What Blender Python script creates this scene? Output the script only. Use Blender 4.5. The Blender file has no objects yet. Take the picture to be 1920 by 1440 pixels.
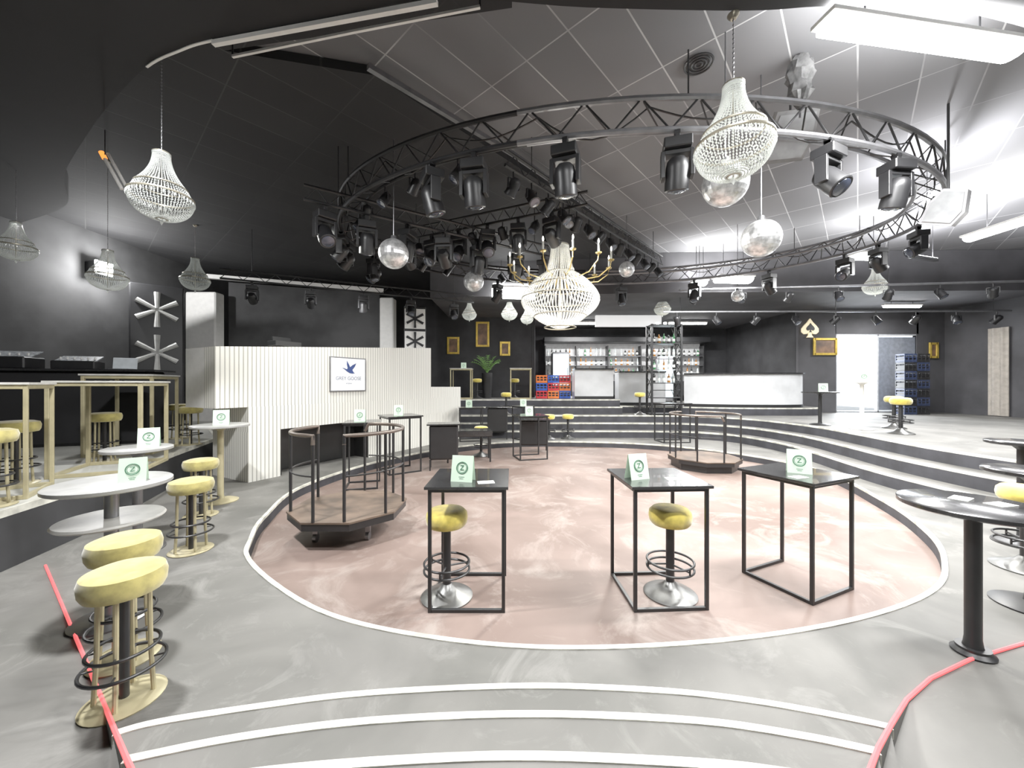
import bpy, math, random
from math import sin, cos, pi, radians, sqrt, atan2
random.seed(7)
scene = bpy.context.scene
try:
    scene.view_settings.view_transform = 'Standard'
    scene.view_settings.gamma = 1.2
    scene.view_settings.exposure = 0.18
except Exception: pass
COL = scene.collection
CAMH = 1.86
# survey helpers: positions in metres recovered from measured sight lines
def W(px, py, z=0.0):
    d = 720.0*(CAMH-z)/(py-720.0)
    return ((px-960.0)*d/720.0, d)
def D(px, py, d):
    return ((px-960.0)*d/720.0, d, CAMH-(py-720.0)*d/720.0)

# ---------------------------------------------------------------- materials
MATS = {}
def mat(name, col, rough=0.6, metal=0.0, var=0.12, scale=8.0, bump=0.0, emit=0.0, ecol=None, alpha=None, trans=0.0, coat=0.0, sheen=0.0, col2=None):
    if name in MATS: return MATS[name]
    m = bpy.data.materials.new(name); m.use_nodes = True
    nt = m.node_tree; b = nt.nodes['Principled BSDF']
    tc = nt.nodes.new('ShaderNodeTexCoord')
    nz = nt.nodes.new('ShaderNodeTexNoise'); nz.inputs['Scale'].default_value = scale; nz.inputs['Detail'].default_value = 4
    nt.links.new(tc.outputs['Object'], nz.inputs['Vector'])
    cr = nt.nodes.new('ShaderNodeValToRGB')
    c2 = col2 if col2 else tuple(min(1, c*(1+var)) for c in col)
    c1 = tuple(c*(1-var) for c in col) if not col2 else col
    cr.color_ramp.elements[0].position = 0.35; cr.color_ramp.elements[1].position = 0.65
    cr.color_ramp.elements[0].color = (*c1, 1); cr.color_ramp.elements[1].color = (*c2, 1)
    nt.links.new(nz.outputs['Fac'], cr.inputs['Fac']); nt.links.new(cr.outputs['Color'], b.inputs['Base Color'])
    b.inputs['Roughness'].default_value = rough; b.inputs['Metallic'].default_value = metal
    if bump:
        bp = nt.nodes.new('ShaderNodeBump'); bp.inputs['Strength'].default_value = bump
        n2 = nt.nodes.new('ShaderNodeTexNoise'); n2.inputs['Scale'].default_value = scale*8
        nt.links.new(tc.outputs['Object'], n2.inputs['Vector'])
        nt.links.new(n2.outputs['Fac'], bp.inputs['Height']); nt.links.new(bp.outputs['Normal'], b.inputs['Normal'])
    if emit:
        b.inputs['Emission Color'].default_value = (*(ecol or col), 1); b.inputs['Emission Strength'].default_value = emit
    if trans: b.inputs['Transmission Weight'].default_value = trans
    if coat: b.inputs['Coat Weight'].default_value = coat
    if sheen: b.inputs['Sheen Weight'].default_value = sheen
    MATS[name] = m; return m

def brickmat(name, c1, c2, mortar, bw, bh, msize, offset=0.5, rough=0.6, rot=0.0, coord='UV', bump=0.3):
    m = bpy.data.materials.new(name); m.use_nodes = True
    nt = m.node_tree; b = nt.nodes['Principled BSDF']
    tc = nt.nodes.new('ShaderNodeTexCoord'); mp = nt.nodes.new('ShaderNodeMapping')
    mp.inputs['Rotation'].default_value = (0, 0, rot)
    br = nt.nodes.new('ShaderNodeTexBrick'); br.offset = offset
    br.inputs['Scale'].default_value = 1; br.inputs['Brick Width'].default_value = bw; br.inputs['Row Height'].default_value = bh
    br.inputs['Mortar Size'].default_value = msize; br.inputs['Mortar Smooth'].default_value = 0.3
    br.inputs['Color1'].default_value = (*c1, 1); br.inputs['Color2'].default_value = (*c2, 1)
    nz = nt.nodes.new('ShaderNodeTexNoise'); nz.inputs['Scale'].default_value = .6; nz.inputs['Detail'].default_value = 5
    cr = nt.nodes.new('ShaderNodeValToRGB'); cr.color_ramp.elements[0].position = .35; cr.color_ramp.elements[1].position = .55
    cr.color_ramp.elements[0].color = (*[min(1, (a+b_)/2*1.2) for a, b_ in zip(c1, c2)], 1) if coord == 'Object' else (*mortar, 1)
    cr.color_ramp.elements[1].color = (*mortar, 1)
    nt.links.new(tc.outputs['Object'], nz.inputs['Vector']); nt.links.new(nz.outputs['Fac'], cr.inputs['Fac']); nt.links.new(cr.outputs['Color'], br.inputs['Mortar'])
    nt.links.new(tc.outputs[coord], mp.inputs['Vector']); nt.links.new(mp.outputs['Vector'], br.inputs['Vector'])
    nt.links.new(br.outputs['Color'], b.inputs['Base Color'])
    bp = nt.nodes.new('ShaderNodeBump'); bp.inputs['Strength'].default_value = bump; bp.inputs['Distance'].default_value = 0.02; bp.invert = True
    nt.links.new(br.outputs['Fac'], bp.inputs['Height']); nt.links.new(bp.outputs['Normal'], b.inputs['Normal'])
    b.inputs['Roughness'].default_value = rough
    return m

def floormat(name, ca, cb, cc, rough, s1, s2, lo=.58, hi=.72, st=.6):
    m = bpy.data.materials.new(name); m.use_nodes = True
    nt = m.node_tree; b = nt.nodes['Principled BSDF']
    tc = nt.nodes.new('ShaderNodeTexCoord')
    n1 = nt.nodes.new('ShaderNodeTexNoise'); n1.inputs['Scale'].default_value = s1; n1.inputs['Detail'].default_value = 8; n1.inputs['Distortion'].default_value = .6
    n2 = nt.nodes.new('ShaderNodeTexNoise'); n2.inputs['Scale'].default_value = s2; n2.inputs['Detail'].default_value = 12; n2.inputs['Roughness'].default_value = .72; n2.inputs['Distortion'].default_value = 1.2
    for n in (n1, n2): nt.links.new(tc.outputs['Object'], n.inputs['Vector'])
    r1 = nt.nodes.new('ShaderNodeValToRGB'); r1.color_ramp.elements[0].position = .36; r1.color_ramp.elements[1].position = .66
    r1.color_ramp.elements[0].color = (*ca, 1); r1.color_ramp.elements[1].color = (*cb, 1)
    r2 = nt.nodes.new('ShaderNodeValToRGB'); r2.color_ramp.elements[0].position = lo; r2.color_ramp.elements[1].position = hi
    r2.color_ramp.elements[0].color = (0, 0, 0, 1); r2.color_ramp.elements[1].color = (st, st, st, 1)
    mx = nt.nodes.new('ShaderNodeMixRGB'); mx.inputs['Color2'].default_value = (*cc, 1)
    nt.links.new(n1.outputs['Fac'], r1.inputs['Fac']); nt.links.new(n2.outputs['Fac'], r2.inputs['Fac'])
    nt.links.new(r2.outputs['Color'], mx.inputs['Fac']); nt.links.new(r1.outputs['Color'], mx.inputs['Color1'])
    nt.links.new(mx.outputs['Color'], b.inputs['Base Color'])
    mr = nt.nodes.new('ShaderNodeMapRange'); mr.inputs['To Min'].default_value = rough-.1; mr.inputs['To Max'].default_value = rough+.15
    nt.links.new(n2.outputs['Fac'], mr.inputs['Value']); nt.links.new(mr.outputs['Result'], b.inputs['Roughness'])
    b.inputs['Specular IOR Level'].default_value = .3
    return m

BLACKM = mat('black_powder_coat', (.012, .012, .013), .4)
BLACKP = mat('black_paint', (.006, .006, .007), .85, scale=2)
BLACKW = mat('black_wall_paint', (.022, .022, .024), .8, scale=1.5, var=.35)
RISER = mat('dark_step_riser', (.028, .028, .034), .75, scale=3, var=.3)
GREYW = mat('charcoal_plaster', (.045, .045, .046), .85, scale=1.2, var=.3)
HAZEW = mat('haze_grey_paint', (.062, .061, .066), .8, scale=1.0, var=.25)  # lighter grey stands in for haze over the right walls and soffit
TOPBLK = mat('black_laminate', (.02, .02, .021), .22, coat=.4)
CHROME = mat('dark_brushed_chrome', (.17, .17, .165), .38, .9, var=.2)
STEEL = mat('grey_steel', (.25, .25, .26), .35, .9)
TRUSSM = mat('dark_truss_metal', (.20, .20, .21), .4, .6)
TRUSSD = mat('shaded_truss_metal', (.02, .02, .022), .5, .4)  # same truss metal darkened to paint the unlit left arc
YELLOW = mat('mustard_velvet', (.58, .46, .07), .85, var=.25, scale=12, bump=.15, sheen=.6)
KHAKI = mat('khaki_velvet', (.40, .34, .10), .85, var=.25, scale=12, bump=.15, sheen=.5)
CREAM = mat('cream_gold_metal', (.42, .37, .22), .4, .25, var=.1)
CREAMTOP = mat('cream_laminate', (.50, .49, .46), .35)
GREYTOP = mat('grey_laminate', (.34, .34, .33), .3)
WHITE = mat('white_paint', (.80, .79, .76), .5, var=.04)
NOSE = mat('worn_white_nosing', (.56, .55, .48), .55, var=.35, scale=6)
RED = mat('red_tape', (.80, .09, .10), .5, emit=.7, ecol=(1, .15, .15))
BROWNTOP = mat('worn_brown_plywood', (.10, .068, .048), .6, var=.4, scale=3)
GOLD = mat('gold_frame', (.80, .55, .10), .35, .5, var=.15)
MINT = mat('mint_card', (.58, .74, .58), .6, var=.03, emit=.06, ecol=(.8, 1, .82))
GREEN = mat('dark_green_ink', (.03, .14, .07), .6)
PAPER = mat('white_paper', (.70, .71, .67), .7, var=.05)
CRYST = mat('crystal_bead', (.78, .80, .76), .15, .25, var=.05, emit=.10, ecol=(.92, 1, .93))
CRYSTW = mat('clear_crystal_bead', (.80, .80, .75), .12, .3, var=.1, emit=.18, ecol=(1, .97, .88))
MIRROR = mat('mirror_tile', (.7, .71, .70), .3, .8, var=.45, scale=14, emit=.05, ecol=(1, 1, 1))  # faint glow put in for reflections the dark room lacks
LAMP = mat('tube_glow', (1, 1, 1), .5, emit=14, ecol=(1, 1, .98))
LAMPW = mat('bulb_glow', (1, .95, .85), .5, emit=9, ecol=(1, .93, .8))
LENS = mat('dark_lens', (.05, .06, .09), .08, .2, coat=1)
GLASS = mat('clear_glass', (.9, .95, .93), .05, trans=.9)
TILEC = brickmat('ceiling_tiles', (.15, .15, .155), (.105, .105, .11), (.40, .40, .40), 1.2, .6, .010, 0.0, .85, radians(-48), 'Object', .2)
TILED = brickmat('black_ceiling_tiles', (.012, .012, .013), (.007, .007, .008), (.03, .03, .03), 1.2, .6, .010, 0.0, .85, radians(-48), 'Object', .2)
RIBB = brickmat('ribbed_white_tile', (.82, .81, .75), (.78, .77, .71), (.42, .41, .37), .07, 6.0, .010, 0.0, .45, 0, 'UV', .6)
DANCE = floormat('worn_dance_floor', (.125, .085, .070), (.225, .165, .142), (.33, .28, .25), .52, .7, 1.1, .50, .68, .75)
RINGF = floormat('grey_vinyl_floor', (.10, .098, .090), (.165, .16, .148), (.25, .245, .23), .62, 1.1, 2.0, .52, .74, .7)
PLATF = floormat('pale_platform_floor', (.36, .36, .33), (.46, .46, .42), (.5, .5, .48), .5, 1.5, 4.0)

# ---------------------------------------------------------------- mesh builder
class B:
    def __init__(s): s.v = []; s.f = []; s.uv = {}
    def add(s, vs, fs):
        o = len(s.v); s.v += [tuple(p) for p in vs]; s.f += [tuple(i+o for i in f) for f in fs]
        return s
    def box(s, c, d, rz=0, rx=0):
        x, y, z = d[0]/2, d[1]/2, d[2]/2; ch = min(x, y, z)*.18
        vs = []
        P = []
        for sx in (-1, 1):
            for sy in (-1, 1):
                for sz in (-1, 1):
                    P.append(((sx*x, sy*(y-ch), sz*(z-ch)), (sx*(x-ch), sy*y, sz*(z-ch)), (sx*(x-ch), sy*(y-ch), sz*z)))
        def tr(p):
            a, b_, c_ = p
            b_, c_ = b_*cos(rx)-c_*sin(rx), b_*sin(rx)+c_*cos(rx)
            a, b_ = a*cos(rz)-b_*sin(rz), a*sin(rz)+b_*cos(rz)
            return (a+c[0], b_+c[1], c_+c[2])
        for t in P: vs += [tr(q) for q in t]
        I = lambda sx, sy, sz, k: ((sx*4+sy*2+sz)*3+k)
        fs = []
        for a in (0, 1):
            fl = [I(a, 0, 0, 0), I(a, 1, 0, 0), I(a, 1, 1, 0), I(a, 0, 1, 0)]; fs.append(fl if a else fl[::-1])
            fl = [I(0, a, 0, 1), I(0, a, 1, 1), I(1, a, 1, 1), I(1, a, 0, 1)]; fs.append(fl if a else fl[::-1])
            fl = [I(0, 0, a, 2), I(1, 0, a, 2), I(1, 1, a, 2), I(0, 1, a, 2)]; fs.append(fl if a else fl[::-1])
        for a in (0, 1):
            for b_ in (0, 1):
                fs.append([I(a, b_, 0, 0), I(a, b_, 1, 0), I(a, b_, 1, 1), I(a, b_, 0, 1)])
                fs.append([I(a, 0, b_, 0), I(a, 1, b_, 0), I(a, 1, b_, 2), I(a, 0, b_, 2)])
                fs.append([I(0, a, b_, 1), I(1, a, b_, 1), I(1, a, b_, 2), I(0, a, b_, 2)])
                for c_ in (0, 1): fs.append([I(a, b_, c_, 0), I(a, b_, c_, 1), I(a, b_, c_, 2)])
        return s.add(vs, fs)
    def tube(s, pts, r, n=8, closed=False, radii=None):
        m = len(pts); vs = []; fs = []
        for i, p in enumerate(pts):
            a = pts[(i-1) % m] if (closed or i > 0) else p
            b_ = pts[(i+1) % m] if (closed or i < m-1) else p
            t = [b_[k]-a[k] for k in range(3)]; L = sqrt(sum(q*q for q in t)) or 1; t = [q/L for q in t]
            up = (0, 0, 1) if abs(t[2]) < .95 else (1, 0, 0)
            u = [t[1]*up[2]-t[2]*up[1], t[2]*up[0]-t[0]*up[2], t[0]*up[1]-t[1]*up[0]]
            L = sqrt(sum(q*q for q in u)); u = [q/L for q in u]
            w = [u[1]*t[2]-u[2]*t[1], u[2]*t[0]-u[0]*t[2], u[0]*t[1]-u[1]*t[0]]
            rr = radii[i] if radii else r
            for j in range(n):
                an = 2*pi*j/n+pi/n
                vs.append(tuple(p[k]+rr*(cos(an)*u[k]+sin(an)*w[k]) for k in range(3)))
        for i in range(m if closed else m-1):
            i2 = (i+1) % m
            for j in range(n): fs.append((i*n+j, i*n+(j+1) % n, i2*n+(j+1) % n, i2*n+j))
        if not closed: fs.append(tuple(range(n))[::-1]); fs.append(tuple((m-1)*n+j for j in range(n)))
        return s.add(vs, fs)
    def cyl(s, a, b_, r, n=12, r2=None): return s.tube([a, b_], r, n, radii=[r, r if r2 is None else r2])
    def lathe(s, prof, n=24, c=(0, 0, 0), tilt=0, rz=0):
        vs = []; fs = []; m = len(prof)
        for (r, z) in prof:
            r = max(r, .0004)
            for j in range(n):
                a = 2*pi*j/n; x, y, zz = r*cos(a), r*sin(a), z
                y, zz = y*cos(tilt)-zz*sin(tilt), y*sin(tilt)+zz*cos(tilt)
                x, y = x*cos(rz)-y*sin(rz), x*sin(rz)+y*cos(rz)
                vs.append((x+c[0], y+c[1], zz+c[2]))
        for i in range(m-1):
            for j in range(n): fs.append((i*n+j, i*n+(j+1) % n, (i+1)*n+(j+1) % n, (i+1)*n+j))
        fs.append(tuple(range(n))[::-1]); fs.append(tuple((m-1)*n+j for j in range(n)))
        return s.add(vs, fs)
    def ring(s, c, R, r, n=32, m=8): return s.tube([(c[0]+R*cos(2*pi*i/n), c[1]+R*sin(2*pi*i/n), c[2]) for i in range(n)], r, m, True)
    def octa(s, c, r, h=None):
        h = h or r; x, y, z = c
        return s.add([(x+r, y, z), (x, y+r, z), (x-r, y, z), (x, y-r, z), (x, y, z+h), (x, y, z-h)],
            [(0, 1, 4), (1, 2, 4), (2, 3, 4), (3, 0, 4), (1, 0, 5), (2, 1, 5), (3, 2, 5), (0, 3, 5)])
    def prism(s, poly, z0, z1, ztop=None):
        n = len(poly)
        area_ = sum(poly[i][0]*poly[(i+1) % n][1]-poly[(i+1) % n][0]*poly[i][1] for i in range(n))
        if ztop is None: ztop = [z1]*n
        if area_ < 0: poly = poly[::-1]; ztop = ztop[::-1]
        vs = [(p[0], p[1], z0) for p in poly]+[(p[0], p[1], ztop[i]) for i, p in enumerate(poly)]
        fs = [tuple(range(n))[::-1], tuple(range(n, 2*n))]
        per = 0
        for i in range(n):
            j = (i+1) % n; L = math.hypot(poly[j][0]-poly[i][0], poly[j][1]-poly[i][1])
            s.uv[len(s.f)+len(fs)] = [(per, z0), (per+L, z0), (per+L, ztop[j]), (per, ztop[i])]
            fs.append((i, j, n+j, n+i)); per += L
        return s.add(vs, fs)
    def plate(s, poly, y0, y1):
        n = len(poly); vs = [(p[0], y0, p[1]) for p in poly]+[(p[0], y1, p[1]) for p in poly]
        fs = [tuple(range(n)), tuple(range(n, 2*n))[::-1]]
        for i in range(n): j = (i+1) % n; fs.append((j, i, n+i, n+j))
        return s.add(vs, fs)

def mk(name, b, m, parent=None, smooth=False, loc=(0, 0, 0), rz=0, label=None, stuff=False):
    me = bpy.data.meshes.new(name); me.from_pydata(b.v, [], b.f)
    if b.uv:
        l = me.uv_layers.new(name='UVMap')
        for pi_, uvs in b.uv.items():
            p = me.polygons[pi_]
            for k, li in enumerate(p.loop_indices): l.data[li].uv = uvs[k]
    me.materials.append(m)
    if smooth:
        for p in me.polygons: p.use_smooth = len(p.vertices) <= 4
        try: me.set_sharp_from_angle(angle=radians(42))
        except Exception: pass
    me.update()
    o = bpy.data.objects.new(name, me); COL.objects.link(o)
    o.location = loc; o.rotation_euler = (0, 0, rz)
    if parent: o.parent = parent
    if label: o['label'] = label
    if stuff: o['kind'] = 'stuff'
    return o
def thing(name, label, cat, loc=(0, 0, 0), rz=0, group=None):
    e = bpy.data.objects.new(name, None); e.empty_display_size = .1; COL.objects.link(e)
    e.location = loc; e.rotation_euler = (0, 0, rz); e['label'] = label; e['category'] = cat
    if group: e['group'] = group
    return e
def solo(name, b, m, label, cat, group=None, **k):
    o = mk(name, b, m, **k); o['label'] = label; o['category'] = cat
    if group: o['group'] = group
    return o
def struct(name, b, m, **k):
    o = mk(name, b, m, **k); o['kind'] = 'structure'; return o
def clone(src, loc, rz=0, sc=(1, 1, 1), label=None):
    c = src.copy(); COL.objects.link(c); c.location = loc; c.rotation_euler = (0, 0, rz)
    c.scale = sc if isinstance(sc, tuple) else (sc, sc, sc)
    if label: c['label'] = label
    def rec(a, b_):
        for ch in list(a.children):
            k = ch.copy(); COL.objects.link(k); k.parent = b_; k.matrix_parent_inverse = ch.matrix_parent_inverse.copy(); rec(ch, k)
    rec(src, c); return c
def textmesh(txt, size, m, name, parent, loc, rot, ext=.002, align='CENTER'):
    cu = bpy.data.curves.new('t', 'FONT'); cu.body = txt; cu.size = size; cu.align_x = align; cu.align_y = 'CENTER'; cu.extrude = ext
    o = bpy.data.objects.new('t', cu); COL.objects.link(o)
    bpy.context.view_layer.update()
    me = bpy.data.meshes.new_from_object(o.evaluated_get(bpy.context.evaluated_depsgraph_get()))
    bpy.data.objects.remove(o)
    me.materials.clear(); me.materials.append(m)
    n = bpy.data.objects.new(name, me); COL.objects.link(n); n.parent = parent; n.location = loc; n.rotation_euler = rot
    return n
def area(parent, loc, rot, sx, sy, power, col=(1, 1, 1), name='lamp_light'):
    l = bpy.data.lights.new(name, 'AREA'); l.shape = 'RECTANGLE'; l.size = sx; l.size_y = sy; l.energy = power; l.color = col
    o = bpy.data.objects.new(name, l); COL.objects.link(o); o.location = loc; o.rotation_euler = rot
    if parent: o.parent = parent
    return o
def point(parent, loc, power, r=.08, col=(1, 1, 1)):
    l = bpy.data.lights.new('bulb_light', 'POINT'); l.energy = power; l.shadow_soft_size = r; l.color = col
    o = bpy.data.objects.new('bulb_light', l); COL.objects.link(o); o.location = loc
    if parent: o.parent = parent
    return o

def catmull(pts, closed, k=8):
    n = len(pts); out = []
    for i in range(n if closed else n-1):
        p = [pts[(i+j) % n] if closed else pts[max(0, min(n-1, i+j))] for j in (-1, 0, 1, 2)]
        for s_ in range(k):
            t = s_/k
            out.append(tuple(.5*((2*p[1][a])+(-p[0][a]+p[2][a])*t+(2*p[0][a]-5*p[1][a]+4*p[2][a]-p[3][a])*t*t+(-p[0][a]+3*p[1][a]-3*p[2][a]+p[3][a])*t**3) for a in (0, 1)))
    if not closed: out.append(pts[-1])
    return out
def offset(pts, d, closed=False):
    out = []; n = len(pts)
    for i, p in enumerate(pts):
        a = pts[(i-1) % n] if closed or i > 0 else p; b_ = pts[(i+1) % n] if closed or i < n-1 else p
        tx, ty = b_[0]-a[0], b_[1]-a[1]; L = math.hypot(tx, ty) or 1
        out.append((p[0]-ty/L*d, p[1]+tx/L*d))
    return out
def band(p1, p2, z0, z1, closed=False):
    b = B(); n = len(p1); vs = []
    for i in range(n): vs += [(*p1[i], z0), (*p1[i], z1), (*p2[i], z1), (*p2[i], z0)]
    fs = []
    for i in range(n if closed else n-1):
        j = (i+1) % n
        for k in range(4): fs.append((i*4+k, j*4+k, j*4+(k+1) % 4, i*4+(k+1) % 4))
    if not closed: fs += [(0, 1, 2, 3), (4*n-1, 4*n-2, 4*n-3, 4*n-4)]
    return b.add(vs, fs)

# ================================================================ ROOM SHELL
XL, XR, YN, YB, ZC = -10.5, 16.0, -2.0, 19.0, 5.8
RP = [(.30, 2.50), (1.4, 2.57), (2.49, 2.8), (3.42, 3.16), (4.06, 3.62), (4.77, 4.4), (5.49, 5.73), (6.1, 7.69), (5.52, 9.47), (3.66, 11.0), (.63, 11.4),
      (-1.34, 10.6), (-2.9, 8.6), (-3.5, 6.5), (-3.2, 5.0), (-2.85, 4.2), (-2.6, 3.8), (-2.03, 3.3), (-1.35, 2.86), (-.58, 2.61)]
RC = catmull(RP, True, 8)
c0 = (1.2, 7.0)
ent = sorted([(atan2(p[1]-c0[1], p[0]-c0[0]), math.hypot(p[0]-c0[0], p[1]-c0[1])) for p in RC])
def rad(a):
    n = len(ent)
    for i in range(n):
        a0, r0 = ent[i-1]; a1, r1 = ent[i]
        if i == 0: a0 -= 2*pi
        if a0 <= a <= a1: return r0+(r1-r0)*(a-a0)/(a1-a0+1e-9)
    return ent[0][1]
angs = [e[0] for e in ent]+[atan2(y-c0[1], x-c0[0]) for x in (XL, XR) for y in (YN, YB)]
angs.sort()
inner = [(c0[0]+rad(a)*cos(a), c0[1]+rad(a)*sin(a)) for a in angs]
outer = []
for a in angs:
    t = 1e9
    if cos(a) > 1e-6: t = min(t, (XR-c0[0])/cos(a))
    if cos(a) < -1e-6: t = min(t, (XL-c0[0])/cos(a))
    if sin(a) > 1e-6: t = min(t, (YB-c0[1])/sin(a))
    if sin(a) < -1e-6: t = min(t, (YN-c0[1])/sin(a))
    outer.append((c0[0]+t*cos(a), c0[1]+t*sin(a)))
struct('floor', band(inner, outer, -.1, .15, True), RINGF)
struct('floor', B().prism(offset(inner, -.05, True), -.1, 0), DANCE)
struct('trim_1', band(offset(inner, .006, True), offset(inner, -.034, True), .125, .158, True), NOSE)
struct('trim_23', band(offset(inner, .004, True), offset(inner, -.001, True), .0, .125, True), RISER)

TP = [(-2.3, 12.9), (.0, 12.9), (2.2, 12.95), (4.3, 12.9), (6.0, 12.6), (7.2, 11.5), (7.55, 9.7), (7.3, 8.0), (7.0, 6.5), (7.0, 5.0), (7.3, 3.6), (7.9, 2.4)]
TC = catmull(TP, False, 6)
def lvl(off, z0, z1, nm, tn, tr_):
    c = offset(TC, -off)
    poly = c+[(XR, c[-1][1]), (XR, YB), (c[0][0], YB)]
    struct(nm, B().prism(poly, z0, z1), RINGF)
    struct(tn, band(offset(c, -.006), offset(c, .036), z1-.03, z1+.007), NOSE)
    struct(tr_, band(offset(c, -.005), offset(c, .0), z0, z1-.03), RISER)
# offset() to the left of travel points outwards here, so flip sign for riser skins
lvl(.76, .15, .365, 'floor', 'trim_2', 'trim_24')
lvl(.38, .365, .58, 'floor', 'trim_3', 'trim_25')
lvl(0, .58, .80, 'floor', 'trim_4', 'trim_26')
def plinth(front, zz0, zz1, xr, tn, tr_):
    c = catmull(front, False, 5)
    struct('floor', B().prism(c+[(c[-1][0], YB), (c[0][0], YB)], zz0, zz1), RINGF)
    struct(tn, band(offset(c, -.006), offset(c, .036), zz1-.03, zz1+.007), NOSE)
    struct(tr_, band(offset(c, -.005), offset(c, .0), zz0, zz1-.03), RISER)
plinth([(3.9, 14.1), (5.4, 13.75), (7.2, 13.05), (9.2, 12.85), (10.4, 13.0), (10.58, 13.9)], .8, 1.05, 10.6, 'trim_5', 'trim_27')
plinth([(-2.3, 13.5), (0, 13.5), (2.2, 13.5), (3.88, 13.5)], .8, 1.05, 0, 'trim_6', 'trim_28')
plinth([(-2.3, 13.75), (0, 13.75), (2.2, 13.75), (3.88, 13.8)], 1.05, 1.3, 0, 'trim_7', 'trim_29')

LP = [(-10.5, 3.2), (-6.5, 3.2), (-4.62, 3.4), (-4.89, 4.5), (-5.7, 6.5), (-6.4, 8.35), (-7.7, 9.8), (-8.0, 12.3), (-10.5, 12.3)]
struct('floor', B().prism(LP, .15, .70), PLATF)
lpf = LP[1:7]
struct('trim_8', band(offset(lpf, -.006), offset(lpf, .05), .64, .708), NOSE)
struct('trim_9', band(offset(lpf, -.005), offset(lpf, .0), .152, .64), BLACKW)

# entry steps (fan shaped)
S1 = [W(*p, .25) for p in [(216, 1372), (300, 1350), (480, 1322), (650, 1300), (830, 1288), (1000, 1283), (1150, 1287), (1300, 1297), (1450, 1317), (1600, 1345), (1668, 1360)]]
S2 = [W(*p, .35) for p in [(237, 1420), (450, 1378), (700, 1347), (1000, 1335), (1300, 1347), (1500, 1375), (1644, 1405)]]
S3 = [W(*p, .45) for p in [(261, 1478), (500, 1441), (750, 1420), (1000, 1412), (1300, 1425), (1450, 1440), (1625, 1470)]]
for S, z0, z1, tn in ((S1, .15, .25, 'trim_10'), (S2, .25, .35, 'trim_11'), (S3, .35, .45, 'trim_12')):
    c = catmull(S, False, 5)
    struct('floor', B().prism(c+[(.45, .15), (-.45, .15)], z0, z1), RINGF)
    struct(tn, band(offset(c, .004), offset(c, -.034), z1-.04, z1+.006), NOSE)
def redline(pts, nm, nm2):
    q = [(*W(x, y, z), z) for x, y, z in pts]
    struct(nm, B().tube(q, .010, 6), RED)
    b = B()
    for i in range(len(q)-1):
        a, c = q[i], q[i+1]; dx, dy = c[0]-a[0], c[1]-a[1]; L = math.hypot(dx, dy); nx, ny = -dy/L*.008, dx/L*.008
        vs = []
        for p in (a, c):
            for s_ in (-1, 1): vs += [(p[0]+s_*nx, p[1]+s_*ny, .14), (p[0]+s_*nx, p[1]+s_*ny, p[2])]
        b.add(vs, [(0, 4, 5, 1), (2, 3, 7, 6), (1, 5, 7, 3), (0, 1, 3, 2), (4, 6, 7, 5)])
    struct(nm2, b, RINGF)
redline([(85, 1060, .158), (199, 1330, .162), (217, 1374, .262), (238, 1424, .362), (246, 1442, .40), (262, 1480, .462)], 'trim_13', 'trim_14')
redline([(1985, 1188, .158), (1920, 1206, .158), (1820, 1236, .158), (1745, 1272, .158), (1700, 1312, .162), (1670, 1360, .262), (1646, 1404, .362), (1634, 1436, .40), (1620, 1475, .462)], 'trim_15', 'trim_16')

# walls
t = .15
def wall(nm, x0, y0, x1, y1, z0, z1, m): struct(nm, B().box(((x0+x1)/2, (y0+y1)/2, (z0+z1)/2), (abs(x1-x0), abs(y1-y0), z1-z0)), m)
wall('wall_left', XL-t, YN, XL, 15.9, 0, ZC, GREYW)
wall('wall_near', XL-t, YN-t, XR+t, YN, 0, ZC, BLACKW)
wall('wall_right', XR, YN, XR+t, 14.35, 0, ZC, HAZEW)
wall('wall_back', XL, 15.8, .8, 15.95, 0, ZC, BLACKW)
wall('wall_bar_side', .8, 15.8, .95, YB, 0, ZC, BLACKW)
wall('wall_bar_back', .8, YB, 10.75, YB+t, 0, ZC, BLACKW)
wall('wall_bar_right', 10.6, 14.35, 10.75, YB, 0, ZC, BLACKW)
b = B()
b.box((11.3, 14.275, 2.9), (1.4, .15, 5.8)).box((15.5, 14.275, 2.9), (1.1, .15, 5.8)).box((13.5, 14.275, 4.75), (3.1, .15, 2.1))
struct('wall_entrance', b, HAZEW)
# ceiling
struct('ceiling', B().box(((XL+XR)/2, (YN+YB)/2, ZC+.1), (XR-XL+.3, YB-YN+.3, .2)), TILEC)
cb = [(-10.5, 3.0), (0, 3.0), (0, 3.9), (-3.3, 4.4), (-1.7, 4.75), (4.54, 11.7), (4.0, 15.8), (-10.5, 15.8)]
struct('ceiling', B().prism(cb, 5.68, 5.79), TILED)
struct('ceiling', B().prism([(-2.6, 12.2), (4.6, 11.5), (XR, 11.2), (XR, 14.2), (10.6, 14.2), (10.6, YB), (.95, YB), (.95, 15.8), (-2.6, 15.8)], 4.6, 5.79), HAZEW)
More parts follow.
